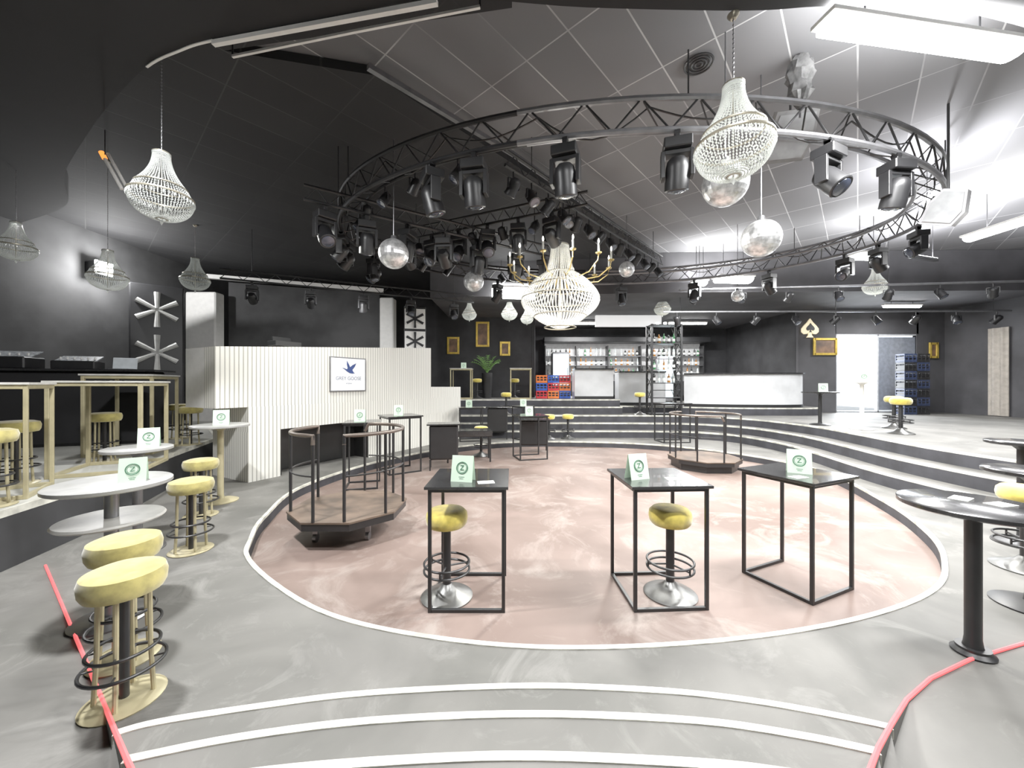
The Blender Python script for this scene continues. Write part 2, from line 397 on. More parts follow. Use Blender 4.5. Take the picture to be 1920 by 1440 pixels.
# sweeping curved bulkhead
ZBK = 5.3
bk = [W(x, y, ZBK) for x, y in [(120, 330), (165, 250), (215, 185), (275, 125), (335, 95), (400, 75), (600, 38), (820, -2), (1100, 14), (1400, 20), (1560, 12), (1800, 22)]]
bk = [(-10.5, 8.2), (-8.6, 7.4)]+bk+[(6.4, 4.1), (9.0, 5.2), (12, 7.4), (16, 9.6)]
bkc = catmull(bk, False, 6)
struct('ceiling', B().prism(bkc+[(16, -2), (-10.5, -2)], ZBK, 5.79), BLACKP)
i0 = 2*6+3*6; seg = bkc[i0:i0+2*6+1]
struct('trim_17', band(offset(seg, .010), offset(seg, -.012), ZBK-.010, ZBK+.04), WHITE)
seg = [W(400, 76, ZBK), W(820, -2, ZBK)]
struct('trim_20', B().tube([(*seg[0], ZBK-.03), (*seg[1], ZBK-.03)], .03, 4), WHITE)
sg2 = [(*W(p[0], p[1], 5.5), 5.5) for p in [(436, 106), (660, 60), (900, 13)]]
struct('trim_18', B().tube(sg2, .018, 4), WHITE)
b = B()
for p in (sg2[0], sg2[2]): b.cyl(p, (p[0], p[1], 5.69), .01, 5)
struct('trim_19', b, BLACKM)
q0 = W(690, 128, 5.6); q1 = W(960, 290, 5.6); q2 = W(1240, 482, 5.6)
struct('trim_21', B().tube([(*q0, 5.62), (*q1, 5.62), (*q2, 5.62)], .045, 4), STEEL)

# entrance door frame
b = B()
DF = mat('pale_door_frame', (.55, .57, .60), .4, .3)
for x in (12.0, 13.55, 14.98): b.box((x, 14.27, 2.25), (.06, .12, 2.9))
b.box((13.5, 14.27, 3.68), (3.0, .12, .06)).box((13.5, 14.27, .84), (3.0, .12, .06))
struct('door_1', b, DF)
struct('door_2', B().box((14.27, 14.26, 2.25), (1.36, .05, 2.7)).box((14.27, 14.22, 1.9), (.06, .06, .4)), mat('dim_glazed_leaf', (.20, .22, .26), .15, coat=.5))
struct('floor', B().box((13.6, 19.0, .70), (9, 9.2, .1)), mat('outdoor_paving', (.6, .6, .58), .8))
struct('wall_outside', B().box((13.6, 23.6, 2.5), (12, .2, 3.6)), mat('outdoor_render', (.8, .8, .82), .8))

# ================================================================ FURNITURE
def bar_table(mF, mT, name, label, cat, loc, rz=0, S=.62, H=1.03, group=None, r=.014, bars=(1, 1, 1, 1)):
    e = thing(name, label, cat, loc, rz, group); h = S/2-.02
    mk('table_top', B().box((0, 0, H-.012), (S+.04, S+.04, .024)), mT, e)
    for sx, sy in ((-1, -1), (1, -1), (1, 1), (-1, 1)):
        mk('leg', B().box((sx*h, sy*h, (H-.024)/2), (2*r, 2*r, H-.024)), mF, e)
    sd = [((0, -h), (2*h, 2*r)), ((h, 0), (2*r, 2*h)), ((0, h), (2*h, 2*r)), ((-h, 0), (2*r, 2*h))]
    for k, (c, d) in enumerate(sd):
        if bars[k]: mk('floor_bar', B().box((c[0], c[1], r), (d[0]-2*r if d[0] > d[1] else d[0], d[1]-2*r if d[1] > d[0] else d[1], 2*r)), mF, e)
        mk('apron_bar', B().box((c[0], c[1], H-.024-r), (d[0]-2*r if d[0] > d[1] else d[0], d[1]-2*r if d[1] > d[0] else d[1], 2*r)), mF, e)
    return e
GT = 'black high tables'
bt = bar_table(BLACKM, TOPBLK, 'bar_table', 'black steel-frame high table with a tent card, yellow stool tucked beneath', 'table', (-.37, 3.43, 0), 0, .64, 1.03, GT, bars=(1, 0, 1, 1))
clone(bt, (1.29, 3.45, 0), radians(3), label='black steel-frame high table, yellow pedestal stool standing under it')
clone(bt, (2.68, 3.63, 0), radians(24), label='black steel-frame high table turned at an angle, no stool')
for (x, y, z, rz, sc, lb) in [(-2.4, 8.25, 0, 35, (1.1, 1.1, 1.16), 'black high table beside the white ribbed booth'),
        (-2.72, 7.0, 0, 15, (.9, .9, 1.15), 'black high table behind the railed dance podium'),
        (.45, 9.7, 0, 15, (1.15, 1.1, 1.05), 'black high table near the rear rim of the dance floor'),
        (-1.25, 11.65, .15, 10, (1.1, .9, .98), 'black high table on the raised rim'),
        (4.75, 11.4, .15, 5, (1.3, 1, 1.12), 'black high table in front of the bar steps'),
        (.35, 11.95, .15, 40, (.8, .8, 1.0), 'small black high table by the rear steps')]:
    clone(bt, (x, y, z), radians(rz), sc, lb)
e = thing('side_table', 'low black table with thick solid top near stools', 'table', (-1.05, 9.35, 0), radians(8))
mk('table_top', B().box((0, 0, .68), (1.1, .6, .14)), TOPBLK, e)
for sx in (-1, 1):
    for sy in (-1, 1): mk('leg', B().box((sx*.5, sy*.25, .305), (.04, .04, .61)), BLACKM, e)
for (x, y, z, w_, h_, r_) in ((-1.5, 8.45, 0, .62, 1.0, 10), (.6, 10.55, 0, .75, .9, 0), (-.45, 12.0, .15, .62, 1.0, 0)):
    e = thing('black_plinth_table', 'black box-sided standing table with flat overhanging top', 'table', (x, y, z), radians(r_), 'black box tables')
    mk('body', B().box((0, 0, h_*.6), (w_, .4, h_*.75)), BLACKM, e); mk('table_top', B().box((0, 0, h_-.015), (w_+.1, .5, .03)), TOPBLK, e)
    for sx in (-1, 1):
        for sy in (-1, 1): mk('leg', B().box((sx*(w_/2-.02), sy*.18, h_*.12), (.03, .03, h_*.24)), BLACKM, e)

def stool(label, loc, seatm, sc=1.0, group='yellow pedestal stools', H=.77, rz=0):
    e = thing('bar_stool', label, 'stool', loc, rz, group)
    mk('seat', B().lathe([(.0, H-.15), (.12, H-.15), (.155, H-.145), (.175, H-.12), (.182, H-.08), (.176, H-.035), (.15, H-.008), (.10, H), (0, H+.002)], 32), seatm, e, True)
    mk('post', B().lathe([(.0, .03), (.045, .03), (.04, .06), (.036, .09), (.036, H-.18), (.05, H-.165), (.09, H-.158), (.09, H-.148), (0, H-.148)], 20), BLACKM, e, True)
    b = B()
    for z in (.24, .30): b.ring((0, 0, z), .195, .010, 36)
    for k in range(3):
        a = k*2*pi/3+.4; b.cyl((.03*cos(a), .03*sin(a), .27), (.19*cos(a), .19*sin(a), .27), .008, 8); b.cyl((.195*cos(a), .195*sin(a), .24), (.195*cos(a), .195*sin(a), .30), .008, 8)
    mk('foot_ring', b, BLACKM, e, True)
    mk('base', B().lathe([(0, 0), (.222, 0), (.225, .012), (.20, .028), (.13, .05), (.07, .085), (.04, .12), (0, .12)], 40), CHROME, e, True)
    return e
st = stool('mustard velvet round bar stool, black post, dark chrome conical base', (-.57, 3.36, 0), YELLOW)
def st_at(x, y, z=0, sc=1, lb=None): return clone(st, (x, y, z), random.uniform(0, 2), sc, lb)
st_at(1.40, 3.40)
for x, y, z in [(-.80, 9.95, 0), (1.15, 11.9, .15), (-.2, 13.15, .8), (-1.35, 14.9, 1.3), (4.4, 13.22, .8), (8.3, 8.2, .8), (9.15, 9.2, .8), (.1, 14.9, 1.3), (4.75, 3.55, .15), (1.75, 12.0, .15)]:
    st_at(x, y, z)

def legstool(loc, rz=0, sc=1):
    e = thing('leg_stool', 'round khaki velvet stool on slim cream metal legs with foot rings', 'stool', loc, rz, 'khaki velvet stools')
    H = .80
    mk('seat', B().lathe([(0, H-.15), (.14, H-.15), (.19, H-.14), (.205, H-.11), (.210, H-.06), (.198, H-.02), (.15, H-.003), (0, H)], 32), KHAKI, e, True)
    for k in range(4):
        a = k*pi/2+.5
        mk('leg', B().tube([(.12*cos(a), .12*sin(a), H-.13), (.125*cos(a), .125*sin(a), .3), (.14*cos(a), .14*sin(a), .015)], .014, 8), CREAM, e, True)
    b = B(); b.ring((0, 0, .32), .17, .010, 32); mk('foot_ring', b, BLACKM, e, True)
    b = B(); b.ring((0, 0, .22), .20, .010, 32)
    for k in range(4):
        a = k*pi/2+.5; b.cyl((.12*cos(a), .12*sin(a), .22), (.2*cos(a), .2*sin(a), .22), .006, 6); b.cyl((.12*cos(a), .12*sin(a), .32), (.17*cos(a), .17*sin(a), .32), .006, 6)
    mk('foot_ring', b, BLACKM, e, True)
    mk('post', B().cyl((0, 0, .02), (0, 0, H-.14), .025, 12), BLACKM, e, True)
    mk('base', B().lathe([(0, 0), (.20, 0), (.205, .01), (.18, .018), (0, .02)], 32), CREAM, e, True)
    return e
ls = legstool((-2.10, 2.08, .15)); ls.scale = (.86, .86, .90)
ls['label'] = 'round khaki velvet stool on cream legs, one of a close pair'
clone(ls, (-2.42, 2.40, .15), .7, (.86, .86, .95), 'round khaki velvet stool half hidden behind its twin')
for x, y, z in [(-5.75, 4.45, .7), (-6.1, 5.75, .7), (-6.15, 7.35, .7), (-4.95, 3.62, .7), (-3.3, 3.95, .15), (-4.05, 5.0, .15), (-7.1, 8.2, .7), (-4.3, 2.9, .15)]:
    clone(ls, (x, y, z), random.uniform(0, 2), .92, 'round khaki velvet stool on cream metal legs by high tables')

def roundtable(label, loc, R, H, mT, mP, name='round_table', group='round pedestal tables', rb=.22):
    e = thing(name, label, 'table', loc, 0, group)
    mk('table_top', B().lathe([(0, H-.035), (R-.01, H-.035), (R, H-.028), (R, H-.006), (R-.008, H), (0, H)], 56), mT, e, True)
    mk('post', B().lathe([(0, .02), (.055, .02), (.045, .06), (.04, .1), (.04, H-.09), (.07, H-.06), (.12, H-.036), (0, H-.036)], 20), mP, e, True)
    mk('base', B().lathe([(0, 0), (rb, 0), (rb+.002, .012), (rb*.8, .03), (.08, .045), (0, .045)], 40), mP, e, True)
    return e
rt = roundtable('tall round two-tier grey-topped pedestal table with a tent card', (-2.92, 2.80, .15), .34, 1.0, GREYTOP, STEEL)
mk('lower_shelf', B().lathe([(.045, .715), (.29, .715), (.30, .727), (.29, .74), (.045, .74)], 48), CREAMTOP, rt, True)
roundtable('tall round pedestal table with dark edge, tent card on top', (-3.85, 3.95, .15), .28, 1.06, GREYTOP, STEEL)
roundtable('tall round pedestal table beside the ribbed booth', (-4.25, 5.6, .15), .36, 1.12, GREYTOP, CREAM)
roundtable('tall round table with black top and dark post', (2.93, 2.44, .15), .35, .95, TOPBLK, BLACKM, rb=.10)
roundtable('tall round black pedestal table near the floor rim', (4.0, 2.95, .15), .26, 1.05, TOPBLK, BLACKM)
roundtable('tall round black pedestal table by the side steps', (5.45, 4.1, .15), .27, 1.10, TOPBLK, BLACKM)
roundtable('round black table on the raised level', (7.98, 9.95, .8), .40, .86, TOPBLK, BLACKM)
roundtable('slim white round table on the raised level', (8.2, 9.0, .8), .24, 1.12, WHITE, WHITE)

ct = bar_table(CREAM, CREAMTOP, 'cream_high_table', 'cream metal frame high table on the seating platform', 'table', (-5.45, 5.25, .7), radians(25), .90, 1.2, 'cream high tables', r=.022)
clone(ct, (-6.5, 6.6, .7), radians(20), (1, 1, 1.1))
clone(ct, (-5.35, 3.95, .7), radians(35), (.75, .75, .98))
for x, y in ((-1.88, 14.35), (.32, 14.25)): clone(ct, (x, y, 1.3), 0, (.85, .7, .95), 'gold-framed high table near the framed pictures')

# tent cards
def card(loc, rz=0):
    e = thing('menu_card', 'folded pale mint tent card with dark green round emblem', 'menu card', loc, rz, 'tent cards on tables')
    b = B(); w, h, dd = .095, .215, .05
    b.add([(-w, -dd, 0), (w, -dd, 0), (w, -.002, h), (-w, -.002, h), (-w, dd, 0), (w, dd, 0), (w, .002, h), (-w, .002, h), (-w, -dd+.004, 0), (w, -dd+.004, 0), (-w, dd-.004, 0), (w, dd-.004, 0), (w, 0, h-.008), (-w, 0, h-.008)],
          [(0, 1, 2, 3), (5, 4, 7, 6), (3, 2, 6, 7), (8, 13, 12, 9), (10, 11, 12, 13), (0, 8, 9, 1), (4, 5, 11, 10)])
    mk('card_body', b, MINT, e)
    tl = atan2(.048, .215)
    yy = -.05+.048*.115/.215
    for R_, r_ in ((.048, .004), (.038, .0015)):
        c = mk('emblem_ring', B().ring((0, 0, 0), R_, r_, 32, 6), GREEN, e)
        c.location = (0, yy-.0015, .115); c.rotation_euler = (pi/2-tl, 0, 0)
    textmesh('Z', .06, GREEN, 'lettering', e, (0, yy-.0032, .115), (pi/2-tl, 0, 0), .0006)
    b = B()
    for k, w2 in enumerate((.05, .035)): b.box((0, -.05+.048*(.04-.014*k)/.215-.001, .04-.014*k), (w2, .001, .004))
    mk('small_print', b, GREEN, e)
    return e
cd = card((-.42, 3.30, 1.03), radians(-12))
def cd_at(x, y, z, r=0, s_=1): clone(cd, (x, y, z), radians(r), s_)
cd_at(1.10, 3.38, 1.03, 20); cd_at(2.69, 3.60, 1.03, -30)
cd_at(-2.76, 2.80, 1.15, 32, .8); cd_at(-3.78, 4.0, 1.21, 35, .9); cd_at(-4.2, 5.55, 1.27, 30)
cd_at(-2.42, 8.2, 1.195, 10); cd_at(-2.75, 6.95, 1.185, 10); cd_at(.43, 9.65, 1.082, 5); cd_at(-1.3, 11.6, 1.16, 0)
cd_at(-1.8, 14.3, 2.44, 0); cd_at(7.98, 9.85, 1.66, -30); cd_at(8.2, 8.95, 1.92, -30); cd_at(.35, 11.9, 1.18)
fl = solo('flyer', B().box((0, 0, .0015), (.14, .09, .003)), PAPER, 'small printed paper flyer lying on table top', 'flyer', 'flyers on tables', loc=(-.22, 3.24, 1.03), rz=.2)
for x, y, z, r in [(1.42, 3.36, 1.03, -.1), (2.55, 3.42, 1.03, .3), (2.98, 2.55, 1.10, .5), (3.08, 2.42, 1.10, .2)]:
    clone(fl, (x, y, z), r)

# ---------------------------------------------------------------- railed dance podiums
PEWT = mat('pewter_rail', (.16, .13, .11), .35, .6)
def podium(label, loc, rz, R=.72, zt=.30, casters=True):
    e = thing('dance_podium', label, 'podium', loc, rz, 'railed dance podiums')
    oc = [(R*cos(pi/8+k*pi/4), R*sin(pi/8+k*pi/4)) for k in range(8)]
    mk('deck', B().prism(oc, zt-.02, zt), BROWNTOP, e)
    mk('skirt', B().prism([(x*.985, y*.985) for x, y in oc], zt-.10, zt-.021), BLACKM, e)
    if casters:
        mk('undercarriage', B().prism([(x*.45, y*.45) for x, y in oc], zt-.22, zt-.10), STEEL, e)
        for k in range(4):
            a = k*pi/2+.9; x, y = .42*cos(a), .42*sin(a)
            b = B().cyl((x-.02, y, .05), (x+.02, y, .05), .05, 16); b.box((x, y, .145), (.06, .03, .11)).box((x*.8, y*.8, .21), (.14, .14, .03))
            mk('caster', b, STEEL, e, True)
    else:
        mk('undercarriage', B().prism([(x*.9, y*.9) for x, y in oc], 0, zt-.10), BLACKM, e)
    rr = R-.05; zr = zt+.95
    for seg in ((150, 258), (-72, 95)):
        pts = [(rr*cos(radians(a)), rr*sin(radians(a)), zr) for a in range(seg[0], seg[1]+1, 9)]
        a0, a1 = radians(seg[0]), radians(seg[1])
        full = [(rr*cos(a0), rr*sin(a0), zr-.10)]+pts+[(rr*cos(a1), rr*sin(a1), zr-.10)]
        mk('handrail', B().tube(full, .022, 10), PEWT, e, True)
        n = 3 if seg[1]-seg[0] < 130 else 5
        for k in range(n):
            a = radians(seg[0]+(seg[1]-seg[0])*k/(n-1))
            mk('rail_post', B().cyl((rr*cos(a), rr*sin(a), zt), (rr*cos(a), rr*sin(a), zr), .018, 10), BLACKM, e, True)
        mk('mid_rail', B().tube([(p[0], p[1], zt+.5) for p in pts], .010, 8), BLACKM, e, True)
    return e
podium('octagonal wheeled dance podium with brown deck and curved handrails', (-2.05, 4.85, 0), 0, .70, .34)
podium('octagonal dance podium with curved handrails near the bar steps', (4.3, 8.6, 0), radians(180), .76, .24, False)

# ================================================================ DJ BOOTH (white ribbed)
e = thing('dj_booth', 'tall white ribbed-tile booth front with low dark opening', 'dj booth', (0, 0, 0))
A1 = (-4.57, 6.65); B1 = (-1.62, 12.1)
def al(t_, off=0):
    dx, dy = B1[0]-A1[0], B1[1]-A1[1]; L = math.hypot(dx, dy)
    return (A1[0]+dx*t_-dy/L*off, A1[1]+dy*t_+dx/L*off)
ZL = 1.77
poly = [A1, al(.09), al(.09, .5), al(.42, .5), al(.42), B1, al(1, .8), al(.3, 1.6), al(0, 1.2)]
mk('lower_body', B().prism(poly, .15, 1.02), RIBB, e)
mk('middle_body', B().prism([A1, B1, al(1, .8), al(.3, 1.6), al(0, 1.2)], 1.02, 1.46), RIBB, e)
mk('right_shoulder', B().prism([al(.772), B1, al(1, .8), al(.772, .9)], 1.46, ZL), RIBB, e)
mk('recess', band([al(.09, .02), al(.09, .48), al(.42, .48), al(.42, .02)], [al(.095, .02), al(.095, .46), al(.415, .46), al(.415, .02)], .16, 1.01), mat('dark_recess', (.01, .01, .01), .3), e)
mk('upper_front', B().prism([al(-.08), al(.772), al(.772, .35), al(-.08, .35)], 1.46, 2.6, [2.47, 2.875, 2.875, 2.47]), RIBB, e)
mk('return_panel', B().prism([al(-.08, .35), al(-.08, 1.0), al(-.05, 1.0), al(-.05, .36)], 1.46, 2.47), WHITE, e)
RZS = atan2(B1[1]-A1[1], B1[0]-A1[0])
sx_, sy_ = al(.327)
sg = thing('logo_sign', 'white square sign with blue flying goose and navy lettering', 'sign', (sx_, sy_, 2.07), RZS)
SIGNW = mat('sign_white', (.86, .87, .88), .4, var=.02, emit=.12)
NAVY = mat('navy_ink', (.02, .05, .20), .5)
GREYB = mat('grey_blue_ink', (.12, .15, .25), .5)
mk('sign_panel', B().box((0, -.016, 0), (.88, .03, .70)), SIGNW, sg)
b = B()
for c, d in (((-.45, 0), (.022, .74)), ((.45, 0), (.022, .74)), ((0, .36), (.90, .022)), ((0, -.36), (.90, .022))): b.box((c[0], -.018, c[1]), (d[0], .034, d[1]))
mk('sign_frame', b, STEEL, sg)
goose = [(-.17, .12), (-.12, .115), (-.05, .09), (-.03, .12), (-.05, .19), (-.05, .28), (.0, .20), (.03, .14), (.10, .19), (.19, .23), (.15, .15), (.09, .08), (.12, .03), (.16, .01), (.09, .0), (.02, .01), (-.04, .04), (-.11, .09)]
mk('goose_emblem', B().plate([(x, z+.02) for x, z in goose], -.038, -.032), NAVY, sg)
textmesh('GREY GOOSE', .108, GREYB, 'lettering', sg, (0, -.034, -.09), (pi/2, 0, 0), .0005)
textmesh('VODKA', .045, GREYB, 'lettering', sg, (0, -.034, -.20), (pi/2, 0, 0), .0005)

struct('wall_stage', B().prism([(-9.3, 12.6), (-4.9, 14.2), (-4.95, 14.4), (-9.35, 12.8)], 0, 5.2), GREYW)
for c, w, h in (((-9.75, 12.2), .95, 4.75), ((-4.55, 14.1), .5, 5.0)):
    solo('stage_pillar', B().box((c[0], c[1], h/2+.07), (w, .4, h-.15)), WHITE, 'cream rectangular pillar flanking the dark stage screen', 'pillar', 'stage pillars')
struct('trim_22', B().tube([(-9.6, 12.1, 5.25), (-4.6, 13.75, 5.2)], .09, 4), WHITE)

def starpanel(label, loc, rz, w, h, n, framed):
    e = thing('speaker_tower', label, 'speaker', loc, rz)
    mk('cabinet', B().box((0, 0, h/2), (w, .35, h)), BLACKM, e)
    s_ = w*.86
    for k in range(n):
        zc = h-w*.62-k*w*1.05
        if framed: mk('baffle', B().box((0, -.18, zc), (s_*1.08, .02, s_*1.08)), WHITE, e)
        b = B()
        for a in range(6):
            an = a*pi/3+pi/6; b.cyl((0.04*cos(an), -.205, zc+.04*sin(an)), (s_*.5*cos(an), -.205, zc+s_*.5*sin(an)), s_*.05, 8, s_*.075)
        b.lathe([(0, -.01), (s_*.12, -.01), (s_*.12, .02), (0, .02)], 20, (0, -.205, zc), pi/2)
        mk('star_brace', b, BLACKM if framed else mat('pale_brace', (.5, .5, .48), .5), e, True)
    return e
starpanel('tall black speaker tower with two pale six-spoke star grilles', (-9.55, 10.35, .7), radians(40), 1.08, 3.8, 2, False)
starpanel('black speaker stack with two white framed star-shaped fans', (-3.3, 13.1, .15), radians(12), .72, 4.35, 2, True)

e = thing('control_desk', 'long black control desk with sloped equipment on top', 'desk', (-8.7, 7.3, .7), radians(20))
mk('desk_body', B().box((0, 0, .7), (3.2, .7, 1.4)), BLACKP, e); mk('desk_top', B().box((0, 0, 1.42), (3.4, .85, .04)), TOPBLK, e)
def gear(loc, rz, w, dd, hh, tl, lb, nm='mixer_console'):
    g = thing(nm, lb, 'audio equipment', loc, rz)
    mk('console_body', B().box((0, 0, hh/2), (w, dd, hh)), BLACKM, g)
    mk('console_face', B().box((0, 0, hh+.03), (w*.96, dd*.96, .02), 0, tl), mat('grey_console', (.3, .32, .34), .4, var=.6, scale=30), g)
    for k in range(6): mk('knob', B().cyl((-w*.4+k*w*.16, -.02, hh+.03), (-w*.4+k*w*.16, -.02, hh+.075), .015, 8), WHITE, g)
gear((-9.3, 7.05, 2.14), radians(20), .8, .5, .22, .35, 'grey mixing console resting on black control desk')
gear((-8.35, 7.4, 2.14), radians(25), .6, .4, .16, .35, 'small lighting controller on black control desk', 'lighting_controller')
g = thing('laptop', 'open laptop with pale screen on control desk', 'laptop', (-7.75, 7.65, 2.14), radians(30))
mk('keyboard', B().box((0, 0, .012), (.36, .25, .02)), STEEL, g); mk('screen', B().box((0, .13, .13), (.36, .015, .24), 0, -.2), mat('pale_screen', (.4, .43, .45), .3, emit=.2), g)
mx_ = al(.12, .18)
g = thing('mixer_console', 'black dj mixer with raised lid atop the white booth', 'audio equipment', (mx_[0], mx_[1], 2.575), RZS)
mk('console_body', B().box((0, 0, .05), (.5, .28, .10)), BLACKM, g); mk('lid', B().box((0, .10, .14), (.35, .03, .10), 0, -.3), BLACKM, g)

# ================================================================ BAR
def counter(label, front, z0, h, depth, m, mtop):
    e = thing('bar_counter', label, 'bar counter', (0, 0, 0), 0, 'bar counters'); c = catmull(front, False, 8); bk_ = offset(c, depth)
    mk('counter_front', B().prism(c+bk_[::-1], z0, z0+h-.05), m, e)
    mk('counter_top', B().prism(offset(c, -.08)+offset(c, depth+.05)[::-1], z0+h-.05, z0+h), mtop, e)
    mk('kick_plate', band(offset(c, -.02), offset(c, -.002), z0, z0+.1), BLACKM, e)
WP = mat('white_bar_panel', (.62, .63, .64), .35, var=.12, scale=1.5, coat=.3)
counter('curved white-panelled bar counter with dark top', [(6.25, 13.95), (7.4, 13.4), (8.9, 13.15), (10.0, 13.3), (10.45, 13.9)], 1.05, 1.2, .5, WP, TOPBLK)
counter('straight white-panelled bar counter section with dark top', [(2.35, 14.4), (3.8, 14.4)], 1.3, 1.15, .6, WP, TOPBLK)
counter('grey-white serving counter joining bar sections', [(4.1, 14.75), (5.9, 14.75)], 1.05, 1.3, .55, WP, TOPBLK)
e = thing('back_bar', 'illuminated back-bar shelving filled with bottles', 'shelf', (0, 0, 0))
mk('back_panel', B().box((5.4, 18.85, 2.7), (7.6, .06, 2.6)), mat('lit_back_panel', (.5, .5, .5), .4, emit=.15), e)
for z in (2.3, 2.75, 3.2): mk('shelf_board', B().box((5.4, 18.62, z), (7.6, .4, .03)), STEEL, e)
for x in (1.6, 3.1, 4.6, 6.2, 7.8, 9.2): mk('upright', B().box((x, 18.62, 2.4), (.05, .42, 2.6)), BLACKM, e)
mk('base_cabinet', B().box((5.4, 18.5, 1.65), (7.6, .6, .7)), BLACKM, e)
mk('canopy', B().box((5.4, 18.4, 3.95), (7.8, .9, .25)), BLACKM, e)
solo('glow_soffit_panel', B().box((4.6, 15.2, 4.35), (2.6, .12, .45)), mat('glowing_panel', (.8, .8, .8), .5, emit=.6), 'long glowing white panel added for the bright bar ceiling', 'soffit panel')  # glowing panel added to brighten the bar, in place of its white ceiling
def bottle_b(k):
    b = B()
    if k == 0: b.lathe([(0, 0), (.036, 0), (.038, .01), (.038, .19), (.03, .225), (.014, .25), (.013, .31), (0, .31)], 12)
    elif k == 1: b.lathe([(0, 0), (.045, 0), (.047, .01), (.045, .15), (.04, .18), (.016, .21), (.015, .26), (0, .26)], 12)
    else: b.lathe([(0, 0), (.033, 0), (.034, .2), (.02, .26), (.013, .30), (.013, .35), (0, .35)], 12)
    return b
bm = [mat('green_bottle_glass', (.03, .14, .05), .1, coat=.5), mat('amber_bottle_glass', (.30, .12, .02), .1, coat=.5), mat('clear_bottle_glass', (.5, .55, .55), .1, coat=.5), mat('dark_bottle_glass', (.02, .02, .02), .1, coat=.5)]
protos = []
for k in range(8):
    tg = thing('bottle', ['green', 'amber', 'clear', 'dark'][k % 4]+' glass liquor bottle on bar shelf', 'bottle', (0, 0, 0), 0, 'bottles on bar shelves')
    mk('bottle_glass', bottle_b(k % 3), bm[k % 4], tg, True)
    mk('bottle_label', B().lathe([(.0482 if k % 3 == 1 else .0392, .06), (.0486 if k % 3 == 1 else .0396, .14)], 12), PAPER, tg, True)
    protos.append(tg)
first = [True]*8
spots = []
for z in (2.315, 2.765, 3.215):
    x = 1.75
    while x < 9.1:
        if all(abs(x-u) > .1 for u in (1.6, 3.1, 4.6, 6.2, 7.8, 9.2)): spots.append((x, 18.58, z))
        x += random.uniform(.16, .30)
for z in (1.9, 2.35, 2.8, 3.25):
    for k in range(5): spots.append((4.90+k*.17, 13.25, z+.01))
for i, s_ in enumerate(spots):
    k = random.randrange(8); sc = random.uniform(1.0, 1.25)
    if first[k]: protos[k].location = s_; protos[k].scale = (sc,)*3; first[k] = False
    else: clone(protos[k], s_, 0, sc)
for k in range(8):
    if first[k]: protos[k].location = (2.6+k*.2, 14.7, 2.45)
for x in (2.2, 6.9):
    f = thing('bar_fridge', 'upright glass-door drinks fridge behind the bar', 'fridge', (x, 17.6, 1.3 if x < 4 else 1.05), 0, 'drinks fridges')
    mk('cabinet', B().box((0, 0, 1.0), (.8, .6, 2.0)), STEEL, f); mk('door', B().box((0, -.31, 1.05), (.7, .03, 1.7)), mat('lit_fridge_glass', (.6, .7, .75), .1, emit=.5), f); mk('handle', B().cyl((.3, -.34, .8), (.3, -.34, 1.3), .012), BLACKM, f)
e = thing('display_tower', 'tall black metal lattice tower with glass shelves and bottles', 'shelf', (5.24, 13.25, .8), 0)
for sx in (-1, 1):
    for sy in (-1, 1): mk('upright', B().box((sx*.50, sy*.24, 1.55), (.065, .065, 3.1)), BLACKM, e)
for z in (.05, .6, 1.1, 1.55, 2.0, 2.45, 3.08): mk('shelf_board', B().box((0, 0, z-.01), (1.04, .52, .03)), GLASS if 1.2 < z < 2.4 else BLACKM, e)
for sx in (-1, 1):
    b = B()
    for k in range(7):
        z0 = .05+k*.43; b.cyl((sx*.50, -.24, z0), (sx*.50, .24, z0+.43), .012, 6); b.cyl((sx*.50, .24, z0), (sx*.50, -.24, z0+.43), .012, 6)
        b.cyl((sx*.50, .24, z0), (sx*.50-sx*.16, .24, z0+.43), .010, 6)
    mk('lattice', b, BLACKM, e)
for z in (.3, .85): mk('front_bar', B().cyl((-.5, -.24, z), (.5, -.24, z), .014, 6), BLACKM, e)
for x in (-.25, 0, .25):
    mk('spot', B().lathe([(0, 0), (.05, 0), (.05, .08), (0, .08)], 14, (x, -.1, 3.09)), LAMP, e, True)
cc = [mat('red_crate_plastic', (.65, .03, .04), .4), mat('blue_crate_plastic', (.03, .10, .50), .4), mat('orange_crate_plastic', (.85, .20, .04), .4), mat('navy_crate_plastic', (.02, .03, .07), .4)]
def crate(loc, m, nm, rz=0):
    c = thing('crate', nm+' plastic drinks crate in a stack', 'crate', loc, rz, 'stacked drinks crates')
    b = B(); b.box((0, 0, .015), (.42, .32, .03))
    for z, hh in ((.06, .05), (.16, .03), (.27, .05)):
        b.box((0, -.152, z), (.42, .016, hh)).box((0, .152, z), (.42, .016, hh)).box((-.202, 0, z), (.016, .32, hh)).box((.202, 0, z), (.016, .32, hh))
    for x in (-.2, -.07, .07, .2): b.box((x, -.152, .15), (.03, .018, .28)).box((x, .152, .15), (.03, .018, .28))
    mk('crate_shell', b, m, c); mk('crate_divider', B().box((0, 0, .12), (.39, .29, .18)), BLACKM, c)
for i in range(3):
    for j in range(3):
        k = (i*2+j) % 3; crate((1.15+i*.45, 15.0, 1.3+j*.302), cc[k], ['red', 'blue', 'orange'][k])
for i in range(2):
    for j in range(7): crate((13.75+i*.45, 13.4, .8+j*.302), [cc[3], BLACKM][(i+j) % 2], ['dark navy', 'black'][(i+j) % 2])

